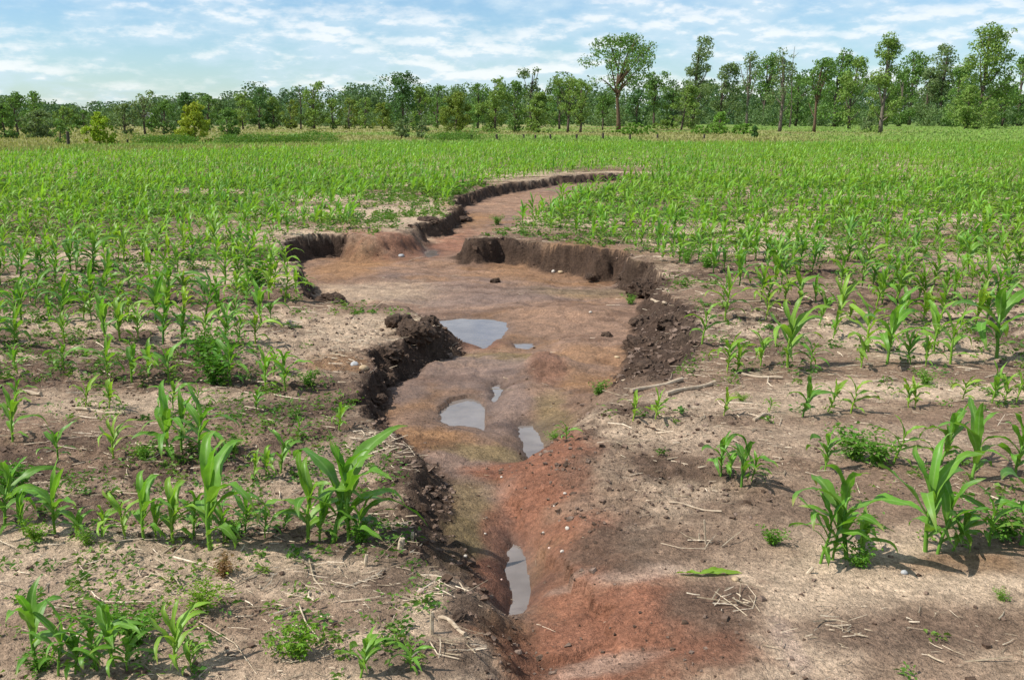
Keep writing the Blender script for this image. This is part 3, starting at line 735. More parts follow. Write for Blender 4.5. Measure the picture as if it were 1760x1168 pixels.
for l in range(3):
    for k in range(10):
        ids = np.where((lod == l) & (var == k))[0]
        if not len(ids): continue
        v, q, a, b = lods[l][k]
        c_, s_ = np.cos(rot[ids])[:, None], np.sin(rot[ids])[:, None]
        vx = v[None, :, 0] + v[None, :, 2] * np.sin(ty[ids])[:, None]
        X = (vx * c_ - v[None, :, 1] * s_) * rh[ids][:, None] + rx[ids][:, None]
        Y = (vx * s_ + v[None, :, 1] * c_) * rh[ids][:, None] + ryy[ids][:, None]
        Z = v[None, :, 2] * rh[ids][:, None] + rz[ids][:, None]
        m = len(ids)
        V.append(np.stack([X, Y, Z], -1).reshape(-1, 3))
        Q.append((q[None] + (np.arange(m) * len(v))[:, None, None] + n).reshape(-1, 4))
        A.append(np.tile(a, m)); B.append(np.tile(b, m)); TT.append(np.repeat(1 - rg_[ids], len(v)))
        n += m * len(v)
crop = link('corn_crop', mesh_np('corn_crop', np.concatenate(V), np.concatenate(Q), M_CROP, {'along': np.concatenate(A), 'rib': np.concatenate(B), 'tint': np.concatenate(TT)}, None, True))
tag(crop, 'rows of young green corn filling the rest of the field to the meadow', 'corn crop', kind='stuff')

# ------------------------------------------------------------------ weeds
def small_leaf_cloud(rng, cx_, cy_, cz_, spread, n, size, up=.5):
    """n little leaves as bent quads round points; arrays of centres allowed"""
    c = np.stack([cx_, cy_, cz_], 1)
    d = rng.normal(0, 1, (n, 3)); d /= np.linalg.norm(d, axis=1)[:, None]
    d[:, 2] = np.abs(d[:, 2]) * up
    a = np.cross(d, rng.normal(0, 1, (n, 3))); a /= np.linalg.norm(a, axis=1)[:, None] + 1e-9
    L = (np.asarray(size) * rng.uniform(.6, 1.4, n))[:, None]; W = L * rng.uniform(.28, .5, n)[:, None]
    v = np.stack([c, c + d * L * .5 + a * W * .5, c + d * L - np.array([0, 0, 1]) * L * .25, c + d * L * .5 - a * W * .5], 1)
    return v.reshape(-1, 3), np.arange(4 * n).reshape(n, 4)
def weed_meshes(rng, hgt_, wid, n, size, nst=9):
    st = Bag(); V = []
    for k in range(nst):
        a = rng.uniform(0, 6.28); rr = wid * rng.uniform(.2, 1.0); h = hgt_ * rng.uniform(.5, 1.0)
        t = np.linspace(0, 1, 5)[:, None]
        p = np.array([[0, 0, -.01]]) + t * np.array([[math.cos(a) * rr * .3, math.sin(a) * rr * .3, h]]) + t ** 2 * np.array([[math.cos(a) * rr * .7, math.sin(a) * rr * .7, -h * .15]])
        st.add(*tube(p, np.linspace(.0032, .0012, 5), 4))
        m = n // nst
        u = rng.uniform(.12, 1.0, m)
        c = np.stack([np.interp(u, t[:, 0], p[:, j]) for j in range(3)], 1) + rng.normal(0, 1, (m, 3)) * wid * .10
        c[:, 2] = np.maximum(c[:, 2], .005)
        V.append(c)
    c = np.concatenate(V)
    v, q = small_leaf_cloud(rng, c[:, 0], c[:, 1], c[:, 2], 0, len(c), size, .6)
    return st.mesh('stem', M_WEED), mesh_np('foliage', v, q, M_WEED)
wproto = []
for k in range(5):
    r2 = np.random.default_rng(300 + k)
    wproto.append(weed_meshes(r2, 1.0, .75, [520, 620, 420, 700, 560][k], [.13, .11, .15, .10, .12][k]))
WEEDS = [(235, 1105, 95, .6, "feathery green weed clump between two corn plants at bottom of photo"),
         (70, 1150, 60, .6, "low weed tuft at the foot of the two bottom corner corn plants"),
         (515, 1130, 75, .35, "thin pale weed with upright stalks on bare soil near the lone bushy corn"),
         (345, 1050, 80, .2, "spindly yellowish weed standing alone on bare tan soil"),
         (385, 990, 50, .05, "small reddish-tipped weed below the tallest corn beside the gully"),
         (400, 925, 55, .4, "low bright weed beside the stalk of the tall dark corn"),
         (620, 930, 50, .5, "leafy weed at the foot of the corn on the gully bank"),
         (60, 930, 45, .3, "sprawling weed below the corn at the photo edge"),
         (150, 935, 40, .35, "tiny sprig of weed on sand between two corn plants"),
         (20, 850, 95, .8, "dark bushy weed at the edge of the photo, second corn row"),
         (370, 660, 100, .75, "tall feathery ragweed bush among corn on the dense side of the field"),
         (350, 610, 75, .7, "feathery weed crown just behind the tallest ragweed bush"),
         (445, 490, 60, .6, "dense weed bush on the lip of the wide basin"),
         (420, 505, 45, .55, "low weed mound behind the weed bush at the basin lip"),
         (530, 660, 40, .6, "small weed on the dark crumbling bank by the corn group"),
         (250, 790, 45, .5, "matted low weed between washed sand strips"),
         (400, 775, 40, .5, "small weed tuft behind the tall group of corn"),
         (1028, 672, 32, .7, "fluffy fern-like weed on the gully edge near two dead stalks"),
         (955, 735, 26, .5, "tiny weed beside the single corn on the gully edge"),
         (1470, 790, 80, .65, "feathery weed bush behind the pair of tall corn plants"),
         (1510, 800, 70, .65, "second feathery weed bush, nearer the thick tall corn"),
         (1730, 925, 90, .7, "bushy weed with broad base under the corn at the photo edge"),
         (1480, 975, 50, .6, "low weed at the foot of the tall corn pair beside washed sand"),
         (1180, 455, 40, .6, "weed patch on the field just above the basin cliff end"),
         (1215, 460, 38, .6, "weed patch one step farther from the basin cliff end"),
         (855, 390, 22, .7, "round weed tuft at the neck of the gully"),
         (1085, 520, 24, .6, "weed growing at the foot of the dark slumped bank"),
         (1325, 935, 40, .55, "thin grassy weed lying flat on grey soil"),
         (1720, 1030, 26, .4, "single seedling on the pale sand strip"),
         (1590, 660, 34, .5, "small round weed among yellow corn seedlings"),
         (1275, 690, 22, .3, "small weed in front of the dead stalks"),
         (800, 555, 0, 0, None)]
rng = np.random.default_rng(31)
for k, (px, py, hp, g, lab) in enumerate(WEEDS):
    if not lab: continue
    x, y = at(px, py, 0.0); z = H(x, y)[0]
    x, y = at(px, py, z); z = H(x, y)[0]
    hh = hp / F_PX * math.hypot(float(y), CAM_H) / .9
    sm, fm = wproto[k % 5]
    e = empty('weed_plant', (float(x), float(y), z - .003)); e.scale = (hh * 1.0, hh * 1.0, hh * .9); e.rotation_euler = (0, .05, rng.uniform(0, 6.28))
    tag(e, lab, 'weed', 'weeds among the corn')
    c = np.array(green_of(g)[:3]) * .95
    if g < .1: c = np.array([.20, .12, .05])
    for nm, me in (('stem', sm), ('foliage', fm)):
        o = link(nm, me, e); o.color = (*c, 1)

# carpet of small weeds and seedlings
rng = np.random.default_rng(41)
N_ = 20000
d = np.sqrt(rng.uniform(2.0 ** 2, 24.0 ** 2, N_)); u = rng.uniform(-.62, .62, N_)
x = d * u; y = d
near_n = 500
x[:near_n] = rng.uniform(-.6, .6, near_n) * 5; y[:near_n] = rng.uniform(2.2, 6.5, near_n); x[:near_n] = rng.uniform(-.6, .6, near_n) * y[:near_n]
Tw = terrain(x, y)
rowd = np.abs((y - y0) / ROW - np.round((y - y0) / ROW))
pw = sstep(-.25, .35, fbm(x * .9, y * 1.4, 231, 3) + .25 * (rowd < .2)) * np.where(x < 0, 1.0, .85)
pw *= np.where(Tw['sd'] > -.05, .0, 1.0) * np.where((y < 6) & (x > .2), .45, 1) 
wpx, wpy = to_px(x, y, 0)
pw *= np.where((wpx > 1000) & (wpx < 1400) & (wpy > 730), .06, 1)
pw *= np.where((wpx > 540) & (wpx < 740) & (wpy > 540) & (wpy < 680), .15, 1)
k = rng.random(N_) < pw
x, y, z = x[k], y[k], Tw['z'][k]
V, Q, TT = [], [], []; n = 0
per = np.clip(rng.poisson(20, len(x)), 5, 44)
ci = np.repeat(np.arange(len(x)), per); m = len(ci)
rad = np.repeat(rng.uniform(.02, .085, len(x)), per) * np.clip(np.repeat(y, per) / 8, .8, 1.4)
ang = rng.uniform(0, 6.28, m); rr = rad * np.sqrt(rng.random(m))
qx = x[ci] + rr * np.cos(ang); qy = y[ci] + rr * np.sin(ang); qz = z[ci] + rng.uniform(0, 1, m) ** 1.5 * rad * 1.0 + .004
v, q = small_leaf_cloud(rng, qx, qy, qz, 0, m, np.clip(.016 + .0022 * qy, .020, .06), .6)
tn = np.repeat(np.clip(.45 + .3 * rng.normal(0, 1, len(x)), 0, 1)[ci], 4)
tag(link('ground_weeds', mesh_np('ground_weeds', v, q, M_COVER, {'tint': tn})), 'scattered tiny green weeds and seedlings carpeting the soil between the corn rows', 'weeds', kind='stuff')

# ------------------------------------------------------------------ straw, crumbs
def straw_bits(rng, x, y, z, L, W, ang, tilt):
    n = len(x)
    dx = np.stack([np.cos(ang) * np.cos(tilt), np.sin(ang) * np.cos(tilt), np.sin(tilt)], 1)
    sx = np.stack([-np.sin(ang), np.cos(ang), np.zeros(n)], 1)
    up = np.array([[0, 0, 1.0]])
    c = np.stack([x, y, z], 1)
    bend = rng.normal(0, .06, n)[:, None] * L[:, None]
    ends = [c - dx * L[:, None] / 2, c + sx * bend, c + dx * L[:, None] / 2]
    P = []
    for e_, ws in zip(ends, (1, .9, .55)):
        P += [e_ + sx * W[:, None] * .5 * ws, e_ + up * W[:, None] * .55 * ws, e_ - sx * W[:, None] * .5 * ws]
    v = np.stack(P, 1).reshape(-1, 3)
    b = (np.arange(n) * 9)[:, None]
    q = np.concatenate([b + np.array([[i, i + 1, i + 4, i + 3]]) for i in (0, 1, 3, 4)])
    return v, q
rng = np.random.default_rng(51)
N_ = 19000
d = np.sqrt(rng.uniform(1.5 ** 2, 21.0 ** 2, N_)); u = rng.uniform(-.62, .62, N_); x = d * u; y = d
ex_n = 13000
x2 = rng.uniform(-.6, .6, ex_n); y2 = rng.uniform(2.0, 7.5, ex_n); x2 = x2 * y2
x = np.concatenate([x, x2]); y = np.concatenate([y, y2]); fine = np.concatenate([np.zeros(N_, bool), np.ones(ex_n, bool)])
Ts = terrain(x, y)
pw = sstep(-.35, .45, fbm(x * 1.2, y * 1.6, 241, 3)) * np.where(Ts['sd'] > 0, .03, 1.0)
pw *= np.where((x > .8) & (y > 4.6), 1.7, 1.0)
pw *= np.where((Ts['sd'] > -.35) & (Ts['sd'] <= 0) & (Ts['dark'] > .5), 1.6, 1)
k = (rng.random(len(x)) < pw)
x, y, z, fine = x[k], y[k], Ts['z'][k], fine[k]
n = len(x)
L = np.where(fine, rng.gamma(2, .012, n).clip(.008, .06), rng.gamma(2.0, .042, n).clip(.03, .34)); W = np.where(fine, rng.uniform(.0012, .0035, n), rng.uniform(.0025, .0075, n))
ang = rng.normal(0, .75, n); tilt = rng.normal(0, .10, n)
up_ = rng.random(n) < .04
tilt = np.where(up_ & ~fine, rng.uniform(.3, 1.2, n), tilt); 
z = z + np.where(up_, L * .3, .006)
v, q = straw_bits(rng, x, y, z, L, W, ang, tilt)
# the little heaps of washed-up stubble on the bank heads
for px, py, sp, cnt in ((700, 540, 45, 50), (660, 560, 50, 40), (610, 575, 60, 40), (650, 760, 55, 60), (690, 770, 40, 30), (1265, 1035, 60, 22), (575, 512, 30, 24), (1205, 935, 30, 8), (690, 905, 24, 16), (760, 1010, 50, 16), (780, 1105, 70, 20), (540, 1000, 130, 40), (250, 960, 190, 60), (130, 1030, 140, 40), (1130, 505, 30, 20), (1420, 1080, 80, 16)):
    x, y = at(px + rng.normal(0, sp * .5, cnt), py + rng.normal(0, sp * .22, cnt), 0.0)
    Tz = terrain(x, y)['z']
    v2, q2 = straw_bits(rng, x, y, Tz + rng.uniform(.003, .018, cnt), rng.gamma(2.5, .024, cnt).clip(.02, .16), rng.uniform(.002, .0055, cnt), rng.normal(0, .9, cnt), rng.normal(0, .18, cnt))
    q = np.concatenate([q, q2 + len(v)]); v = np.concatenate([v, v2])
tag(link('straw_litter', mesh_np('straw_litter', v, q, M_STRAW)), 'pale broken straw and stubble scattered over the soil between the corn rows', 'straw', kind='stuff')

OCT_V = np.array([[1, 0, 0], [0, 1, 0], [-1, 0, 0], [0, -1, 0], [.0, .0, 1], [0, 0, -1.]])
CUBE_V = np.array([[-1, -1, -1], [1, -1, -1], [1, 1, -1], [-1, 1, -1], [-1, -1, 1], [1, -1, 1], [1, 1, 1], [-1, 1, 1.]])
CUBE_Q = np.array([[0, 3, 2, 1], [4, 5, 6, 7], [0, 1, 5, 4], [1, 2, 6, 5], [2, 3, 7, 6], [3, 0, 4, 7]])
N_ = 26000
d = np.sqrt(rng.uniform(1.8 ** 2, 19.0 ** 2, N_)); u = rng.uniform(-.6, .6, N_); x = d * u; y = d
x2 = rng.uniform(-.6, .6, 32000); y2 = rng.uniform(2.0, 7.5, 32000); x2 = x2 * y2
x = np.concatenate([x, x2]); y = np.concatenate([y, y2])
# extra along the foot of the banks
Tt = terrain(x, y)
pw = np.where(Tt['in'] > .5, np.where(y < 5.6, .12, .02), .12 + .85 * Tt['rough']) + 2.0 * Tt['wall'] * Tt['dark']
pw *= np.where(Tt['pool'] > -.03, 0, 1)
k = rng.random(len(x)) < pw * .8
x, y, z = x[k], y[k], Tt['z'][k]; wl = (Tt['wall'] * Tt['dark'])[k]; n = len(x)
s = (rng.gamma(1.6, .0024, n).clip(.0015, .016)) * (1 + 1.7 * wl * np.clip(y / 10, .1, 1))
v = CUBE_V[None] * s[:, None, None] * rng.uniform(.25, 1.0, (n, 8, 3)) 
a = rng.uniform(0, 6.28, n); b = rng.normal(0, .5, n)
vx = v[..., 0] * np.cos(b)[:, None] - v[..., 2] * np.sin(b)[:, None]; vz = v[..., 0] * np.sin(b)[:, None] + v[..., 2] * np.cos(b)[:, None]
vx2 = vx * np.cos(a)[:, None] - v[..., 1] * np.sin(a)[:, None]; vy2 = vx * np.sin(a)[:, None] + v[..., 1] * np.cos(a)[:, None]
v = np.stack([vx2 + x[:, None], vy2 + y[:, None], vz * .7 + z[:, None] + s[:, None] * .2], -1).reshape(-1, 3)
q = (CUBE_Q[None] + (np.arange(n) * 8)[:, None, None]).reshape(-1, 4)
tag(link('soil_crumbs', mesh_np('soil_crumbs', v, q, M_CRUMB)), 'loose dark soil crumbs strewn over the field and the foot of the banks', 'soil crumbs', kind='stuff')

# ------------------------------------------------------------------ stones and clods
import bmesh
def lump_mesh(name, seed, rad, flat, rough_, mat, sub=3):
    bm = bmesh.new(); bmesh.ops.create_icosphere(bm, subdivisions=sub, radius=1.0)
    P = np.array([v.co[:] for v in bm.verts])
    nz = fbm(P[:, 0] * 1.4 + P[:, 2] * .9 + seed, P[:, 1] * 1.4 - P[:, 2] * .7, seed, 4, .6)
    n2 = fbm(P[:, 0] * 5 + P[:, 2] * 3.1, P[:, 1] * 5 - P[:, 2] * 2.7 + seed, seed + 9, 3, .6)
    k = 1 + rough_ * nz * .9 + rough_ * .45 * n2
    P = P * k[:, None] * np.array([rad[0], rad[1], rad[2]]); 
    for v, p in zip(bm.verts, P): v.co = p
    me = bpy.data.meshes.new(name); bm.to_mesh(me); bm.free(); me.materials.append(mat)
    for p in me.polygons: p.use_smooth = rough_ < .3
    return me
def rest_on(px, py):
    z = 0.0
    for _ in range(12):
        x, y = at(px, py, z); z = H(float(x), float(y))[0] * .6 + z * .4
    return float(x), float(y), z
STONES = [(723, 1017, 9, .75, M_STONE_PINK, "pink rounded stone on brown soil near the narrow channel"),
          (800, 956, 5, .7, M_STONE_WHITE, "white pebble on the olive slope beside the narrow channel"),
          (975, 909, 5, 1.0, M_STONE_WHITE, "upright white pebble on red soil, largest of the scattered pebbles"),
          (966, 948, 5, .7, M_STONE_WHITE, "white pebble on red soil below the upright pebble"),
          (944, 942, 4, .6, M_STONE_PINK, "pale pink pebble just beside the white pebble on red soil"),
          (934, 915, 3, .7, M_STONE_WHITE, "tiny white pebble on red soil nearest the channel head"),
          (952, 870, 3, .7, M_STONE_WHITE, "tiny white pebble on the red ridge above the other pebbles"),
          (971, 848, 4, .7, M_STONE_WHITE, "pale pebble near the top of the red ridge"),
          (862, 996, 3, .7, M_STONE_PINK, "tiny pink pebble on the red scarp above the channel pool"),
          (834, 917, 3, .7, M_STONE_WHITE, "tiny white pebble at the crumbly head of the channel"),
          (625, 634, 11, .6, M_STONE_TAN, "tan stone on the dark crumbling bank edge"),
          (609, 627, 11, .5, M_STONE_GREY, "greyish flat stone touching the tan stone on the bank"),
          (690, 440, 7, .6, M_STONE_GREY, "grey stone on the red floor near the far small puddle"),
          (951, 468, 5, .8, M_STONE_WHITE, "whitish stone under the basin cliff on orange sand"),
          (963, 469, 6, .6, M_STONE_TAN, "tan stone beside the whitish stone under the basin cliff"),
          (1015, 537, 4, .6, M_STONE_WHITE, "small pale pebble on the basin floor"),
          (1060, 614, 7, .4, M_STONE_TAN, "flat tan stone near the slumped dark bank"),
          (1554, 985, 7, .8, M_STONE_GREY, "grey stone on soil below the tall corn beside pale sand"),
          (1264, 996, 10, .5, M_STONE_TAN, "brownish flat stone beside the fallen green leaf"),
          (862, 820, 3, .7, M_STONE_WHITE, "tiny pebble on the olive ridge below the large puddle")]
for k, (px, py, r_, fl, mt, lab) in enumerate(STONES):
    x, y, z = rest_on(px, py)
    rr = .8 * r_ / F_PX * math.hypot(y, CAM_H)
    o = link('stone' if r_ > 5 else 'pebble', lump_mesh('stone', 40 + k, (rr, rr * .8, rr * fl), fl, .28, mt, 3), None, (x, y, z + rr * fl * .35))
    o.rotation_euler = (0, 0, k * 1.3)
    tag(o, lab, 'stone', 'stones and pebbles on the soil')
CLODS = [(714, 572, 30, .62, "large dark clod topped with straw overhanging the big puddle"), (690, 560, 24, .6, "dark clod with stubble next to the large overhanging clod"), (740, 566, 17, .8, "rounded dark clod at the water edge of the big puddle"),
         (570, 518, 22, .5, "dark clump of soil and roots at the basin corner"), (852, 484, 8, .7, "small dark clod lying alone on the basin floor"),
         (797, 373, 15, .35, "flat dark slab of soil fallen at the gully neck"), (735, 385, 20, .35, "low dark sod block on the neck bank"), (1043, 577, 9, .5, "small dark clod at the foot of the slumped bank"),
         (1100, 560, 22, .6, "dark clod high in the slumped bank"), (1095, 590, 20, .6, "dark broken clod low in the slumped bank"), (1150, 560, 24, .55, "dark clod by the corn above the slumped bank"), (1120, 632, 26, .45, "long dark clod at the lower end of the slump"),
         (1098, 480, 20, .9, "upright dark block split from the basin cliff"), (1122, 492, 18, .9, "second dark block leaning on the cliff corner"), (1072, 468, 9, .7, "dark crumb heap under the cliff hollow"), (1016, 463, 9, .6, "small clod under the middle of the cliff"),
         (670, 625, 26, .5, "dark clod on the crumbling bank above the middle puddle"), (660, 655, 24, .6, "dark clod hanging over the channel bend"), (645, 690, 18, .6, "dark clod at the foot of the shaded bank"), (600, 690, 22, .4, "dark clod on the bank top by the corn group"),
         (690, 800, 16, .5, "dark straw covered clod on the nearer bank"), (700, 870, 13, .5, "dark clod on the bank edge above the olive slope"), (715, 945, 13, .5, "dark clod where the corn shadow crosses the bank"), (790, 1060, 15, .5, "brown clod near the lower end of the narrow channel")]
for k, (px, py, r_, fl, lab) in enumerate(CLODS):
    x, y, z = rest_on(px, py)
    rr = r_ / F_PX * math.hypot(y, CAM_H)
    o = link('soil_clod', lump_mesh('soil_clod', 140 + k * 3, (rr, rr * .85, rr * fl), fl, .75, M_CLOD, 4), None, (x, y, z + rr * fl * .15))
    o.rotation_euler = (0, 0, k * 2.1)
    tag(o, lab, 'soil clod', 'dark clods along the gully banks')

# dead stalks lying or standing on the field
DEAD = [((1145, 680), (1228, 660), .016, "thick dead stalk, front one of two lying side by side"), ((1085, 676), (1172, 655), .016, "thick dead stalk lying behind its twin at the gully edge"),
        ((1275, 646), (1345, 652), .012, "long pale stalk lying below the tall yellow corn"), ((1480, 658), (1542, 654), .013, "whitish split stalk on the pale sand strip"), ((1295, 722), (1322, 714), .014, "short whitish stalk chunk on sand"), ((1060, 655), (1120, 650), .009, "thin straw stalk along the gully rim"),
        ((35, 676), (72, 679), .014, "white stalk chunk at the edge of the photo"), ((130, 705), (215, 712), .011, "pale stalk lying in front of two yellow seedlings"), ((1120, 515), (1145, 519), .014, "pale stalk sticking out over the slumped bank"), ((1130, 510), (1148, 498), .012, "pale stalk pointing up the slumped bank"),
        ((270, 955), (310, 938), .006, "thin straw stalk on sand below the tall corn"), ((470, 1060), (550, 1050), .006, "thin dark straw stalk near the bushy corn"), ((755, 1060), (800, 1090), .008, "pale straw stalk on the lower bank"), ((1150, 865), (1240, 880), .005, "thin curved straw across grey soil"),
        ((1240, 520), (1330, 518), .010, "pale stalk lying in the row behind the basin cliff"), ((1560, 455), (1610, 452), .012, "pale stalk lying far in the sparse corn"), ((1290, 490), (1330, 482), .012, "pale straight stalk in the second sparse row")]
for k, (a, b, r_, lab) in enumerate(DEAD):
    xa, ya, za = rest_on(*a); xb, yb, zb = rest_on(*b)
    t = np.linspace(0, 1, 7)[:, None]
    p = np.array([[xa, ya, za]]) * (1 - t) + np.array([[xb, yb, zb]]) * t
    p[:, 2] += r_ * .6 + .004 * np.sin(t[:, 0] * 7 + k); p[:, 1] += .008 * np.sin(t[:, 0] * 5 + k)
    c = p.mean(0)
    v, q = tube(p - c, .72 * r_ * (1 + .15 * np.sin(np.arange(7) * 2.4 + k)), 8)
    tag(link('dead_stalk', mesh_np('dead_stalk', v, q, M_STALKDRY, None, None, False), None, c), lab, 'dead stalk', 'dead corn stalks from last year')
STAND = [(1214, 934, 48, -.10, .0035, "tall thin white straw standing upright on grey soil"), (1203, 930, 22, -.08, .003, "short straw leaning beside the tall upright straw"), (742, 1088, 46, .02, .006, "upright pale stubble stalk right of the lone bushy corn"),
         (686, 942, 26, .2, .011, "broad pale stubble stump standing on the bank edge"), (707, 930, 24, .1, .006, "narrow white stubble beside the broad stump"), (627, 972, 28, .12, .006, "pale stubble stalk standing in the corn shadow"), (1381, 985, 20, .7, .006, "white straw stub leaning by the tall corn pair")]
for k, (px, py, hp, ln, r_, lab) in enumerate(STAND):
    x, y, z = rest_on(px, py); hh = hp / F_PX * math.hypot(y, CAM_H) / .9
    t = np.linspace(0, 1, 5)
    v, q = tube(np.stack([ln * hh * t, 0 * t, hh * t - .02], 1), r_ * np.array([1, 1.05, .95, 1, .85]), 7)
    tag(link('stubble_stalk', mesh_np('stubble_stalk', v, q, M_STRAW), None, (x, y, z)), lab, 'stubble stalk', 'upright stubble left from last year')
# a torn corn leaf lying on the red soil
x, y, z = rest_on(1205, 990)
r2 = np.random.default_rng(5)
bg_ = Bag()
for k, (aa, ll) in enumerate(((.15, .22), (2.95, .13), (.5, .15))):
    v, q, a, b = leaf_arr(.008, aa, ll * .62, .026, R(5), R(-12), .0, .8, .2, 8, 2, R(30), r2)
    bg_.add(v, q, along=a, rib=b)
fl = link('fallen_leaf', bg_.mesh('fallen_leaf', M_CORN, True), None, (x, y, z)); fl.color = green_of(.15)
tag(fl, 'torn yellow-green corn leaf lying on red soil near the stubble heap', 'leaf')

# ------------------------------------------------------------------ trees
def env_R(kind, t):
    """half width (of 1) of the crown at crown height t (0 bottom .. 1 top)"""
    if kind == 'vase': return np.interp(t, [0, .15, .4, .7, .9, 1], [.30, .72, .98, 1.0, .80, .35])
    if kind == 'column': return np.interp(t, [0, .15, .5, .8, 1], [.55, .9, 1.0, .75, .25])
    if kind == 'tower': return np.interp(t, [0, .2, .45, .6, .75, .9, 1], [1.0, 1.0, .9, .68, .66, .7, .35])
    if kind == 'bush': return np.interp(t, [0, .2, .5, .8, 1], [.75, 1.0, .95, .65, .2])
    if kind == 'umbrella': return np.interp(t, [0, .3, .6, .85, 1], [.35, .6, .9, 1.0, .4])
    return np.interp(t, [0, .2, .5, .8, 1], [.5, .9, 1.0, .8, .3])
def build_tree(px, base, top, wpx, kind, lo, colr, dens, label, name='tree', bark=M_BARK, cat='tree', group='trees along the meadow', lean=0.0, seed=0):
    rng = np.random.default_rng(5000 + seed)
    base = max(base, 213.5)
    x, y = at(px, base, 0.0); x, y = float(x), float(y)
    D = math.hypot(x, y)
    Ht = (base - top) / F_PX * y * 1.01; Wd = 1.12 * wpx / F_PX * y
    ls = .00205 * D * (1.0 if D > 90 else 1.15)
    e = empty(name, (x, y, -.05))
    tag(e, label, cat, group)
    nb = int(np.clip(22 + 40 * dens * (wpx / 55), 16, 110))
    tt = rng.beta(1.05, 1.0, nb); 
    if kind in ('vase', 'umbrella'): tt = rng.beta(2.2, 1.1, nb)
    zz = Ht * (lo + (1 - lo) * tt * .93)
    RR = env_R(kind, tt) * Wd / 2
    an = rng.uniform(0, 6.28, nb); rr = np.sqrt(rng.random(nb)) * RR * rng.uniform(.7, 1.05, nb)
    if kind == 'vase': rr = RR * np.where(tt < .6, rng.uniform(.55, .95, nb), np.sqrt(rng.random(nb)) * .92)
    zz = zz + rng.normal(0, .02, nb) * Ht * (kind != 'vase')
    lean_m = lean * Wd
    bx = rr * np.cos(an) + lean_m * tt ** 1.5; by = rr * np.sin(an)
    br = np.minimum(Wd, Ht * .5) * ((.055 + .15 * rng.random(nb) ** 1.6) if kind != 'bush' else (.09 + .10 * rng.random(nb))) * np.where(kind == 'bush', 1.15, 1.0) * (1.0 if wpx > 35 else 1.25)
    V, Q = [], []
    n_leaf = int(np.clip(1.0 * dens * (Wd * (1 - lo) * Ht) / (ls * ls) * (6.6 if kind != 'bush' else 11), 300, 15000))
    per = np.maximum(4, (n_leaf * br ** 2 / (br ** 2).sum()).astype(int))
    ci = np.repeat(np.arange(nb), per); m = len(ci)
    dd = rng.normal(0, 1, (m, 3)); dd /= np.linalg.norm(dd, axis=1)[:, None]
    rad = br[ci] * rng.uniform(.25, 1.08, m) ** .6
    c = np.stack([bx[ci], by[ci], zz[ci]], 1) + dd * rad[:, None] * np.array([[1.1, 1.1, .85]])
    c[:, 2] = np.clip(c[:, 2], .1, Ht * 1.01)
    nrm = dd + rng.normal(0, .7, (m, 3)); nrm /= np.linalg.norm(nrm, axis=1)[:, None]
    a = np.cross(nrm, rng.normal(0, 1, (m, 3))); a /= np.linalg.norm(a, axis=1)[:, None] + 1e-9
    b = np.cross(nrm, a)
    L = ls * rng.uniform(.55, 1.35, m)[:, None]; W = L * rng.uniform(.45, .8, m)[:, None]
    v = np.stack([c - a * L * .5, c + b * W * .5 + nrm * L * .12, c + a * L * .5, c - b * W * .5 + nrm * L * .12], 1).reshape(-1, 3)
    cr = link('crown', mesh_np('crown', v, np.arange(4 * m).reshape(m, 4), M_CROWN), e)
    cr.color = (*colr, 1)
    # trunk and limbs
    T_ = Bag()
    tr = Ht * .018 + .03 + (0.05 if kind == 'vase' else 0)
    zt = np.linspace(0, Ht * (.62 if kind in ('vase',) else .86), 8)
    tp = np.stack([lean_m * (zt / Ht) ** 2 * .8 + Wd * .02 * np.sin(zt / Ht * 7 + seed), Wd * .02 * np.cos(zt / Ht * 6 + seed), zt], 1)
    T_.add(*tube(tp, np.linspace(tr, tr * .3, 8) * np.array([1.25] + [1] * 7), 7))
    lim = rng.permutation(nb)[:min(nb, 14 if kind != 'bush' else 6)]
    for j in lim:
        zs_ = np.clip(zz[j] * rng.uniform(.45, .75), Ht * lo * .7, zt[-1])
        s0 = np.array([np.interp(zs_, zt, tp[:, q_]) for q_ in range(3)]); s1 = np.array([bx[j], by[j], zz[j]])
        t = np.linspace(0, 1, 5)[:, None]
        p = s0 + (s1 - s0) * t; p[:, 2] -= (np.sin(t[:, 0] * PI) * .10 * np.linalg.norm(s1 - s0)) * (1 if kind != 'vase' else -.6)
        T_.add(*tube(p, np.linspace(tr * .42, tr * .10, 5), 5))
    link('trunk', T_.mesh('trunk', bark, True), e)
    return e
G_MID = (.122, .215, .050); G_DARK = (.074, .150, .044); G_LIGHT = (.172, .258, .058); G_GREY = (.150, .210, .084); G_LIME = (.250, .350, .030); G_YEL = (.270, .320, .034); G_YG = (.165, .220, .040); G_BRI = (.150, .280, .045)
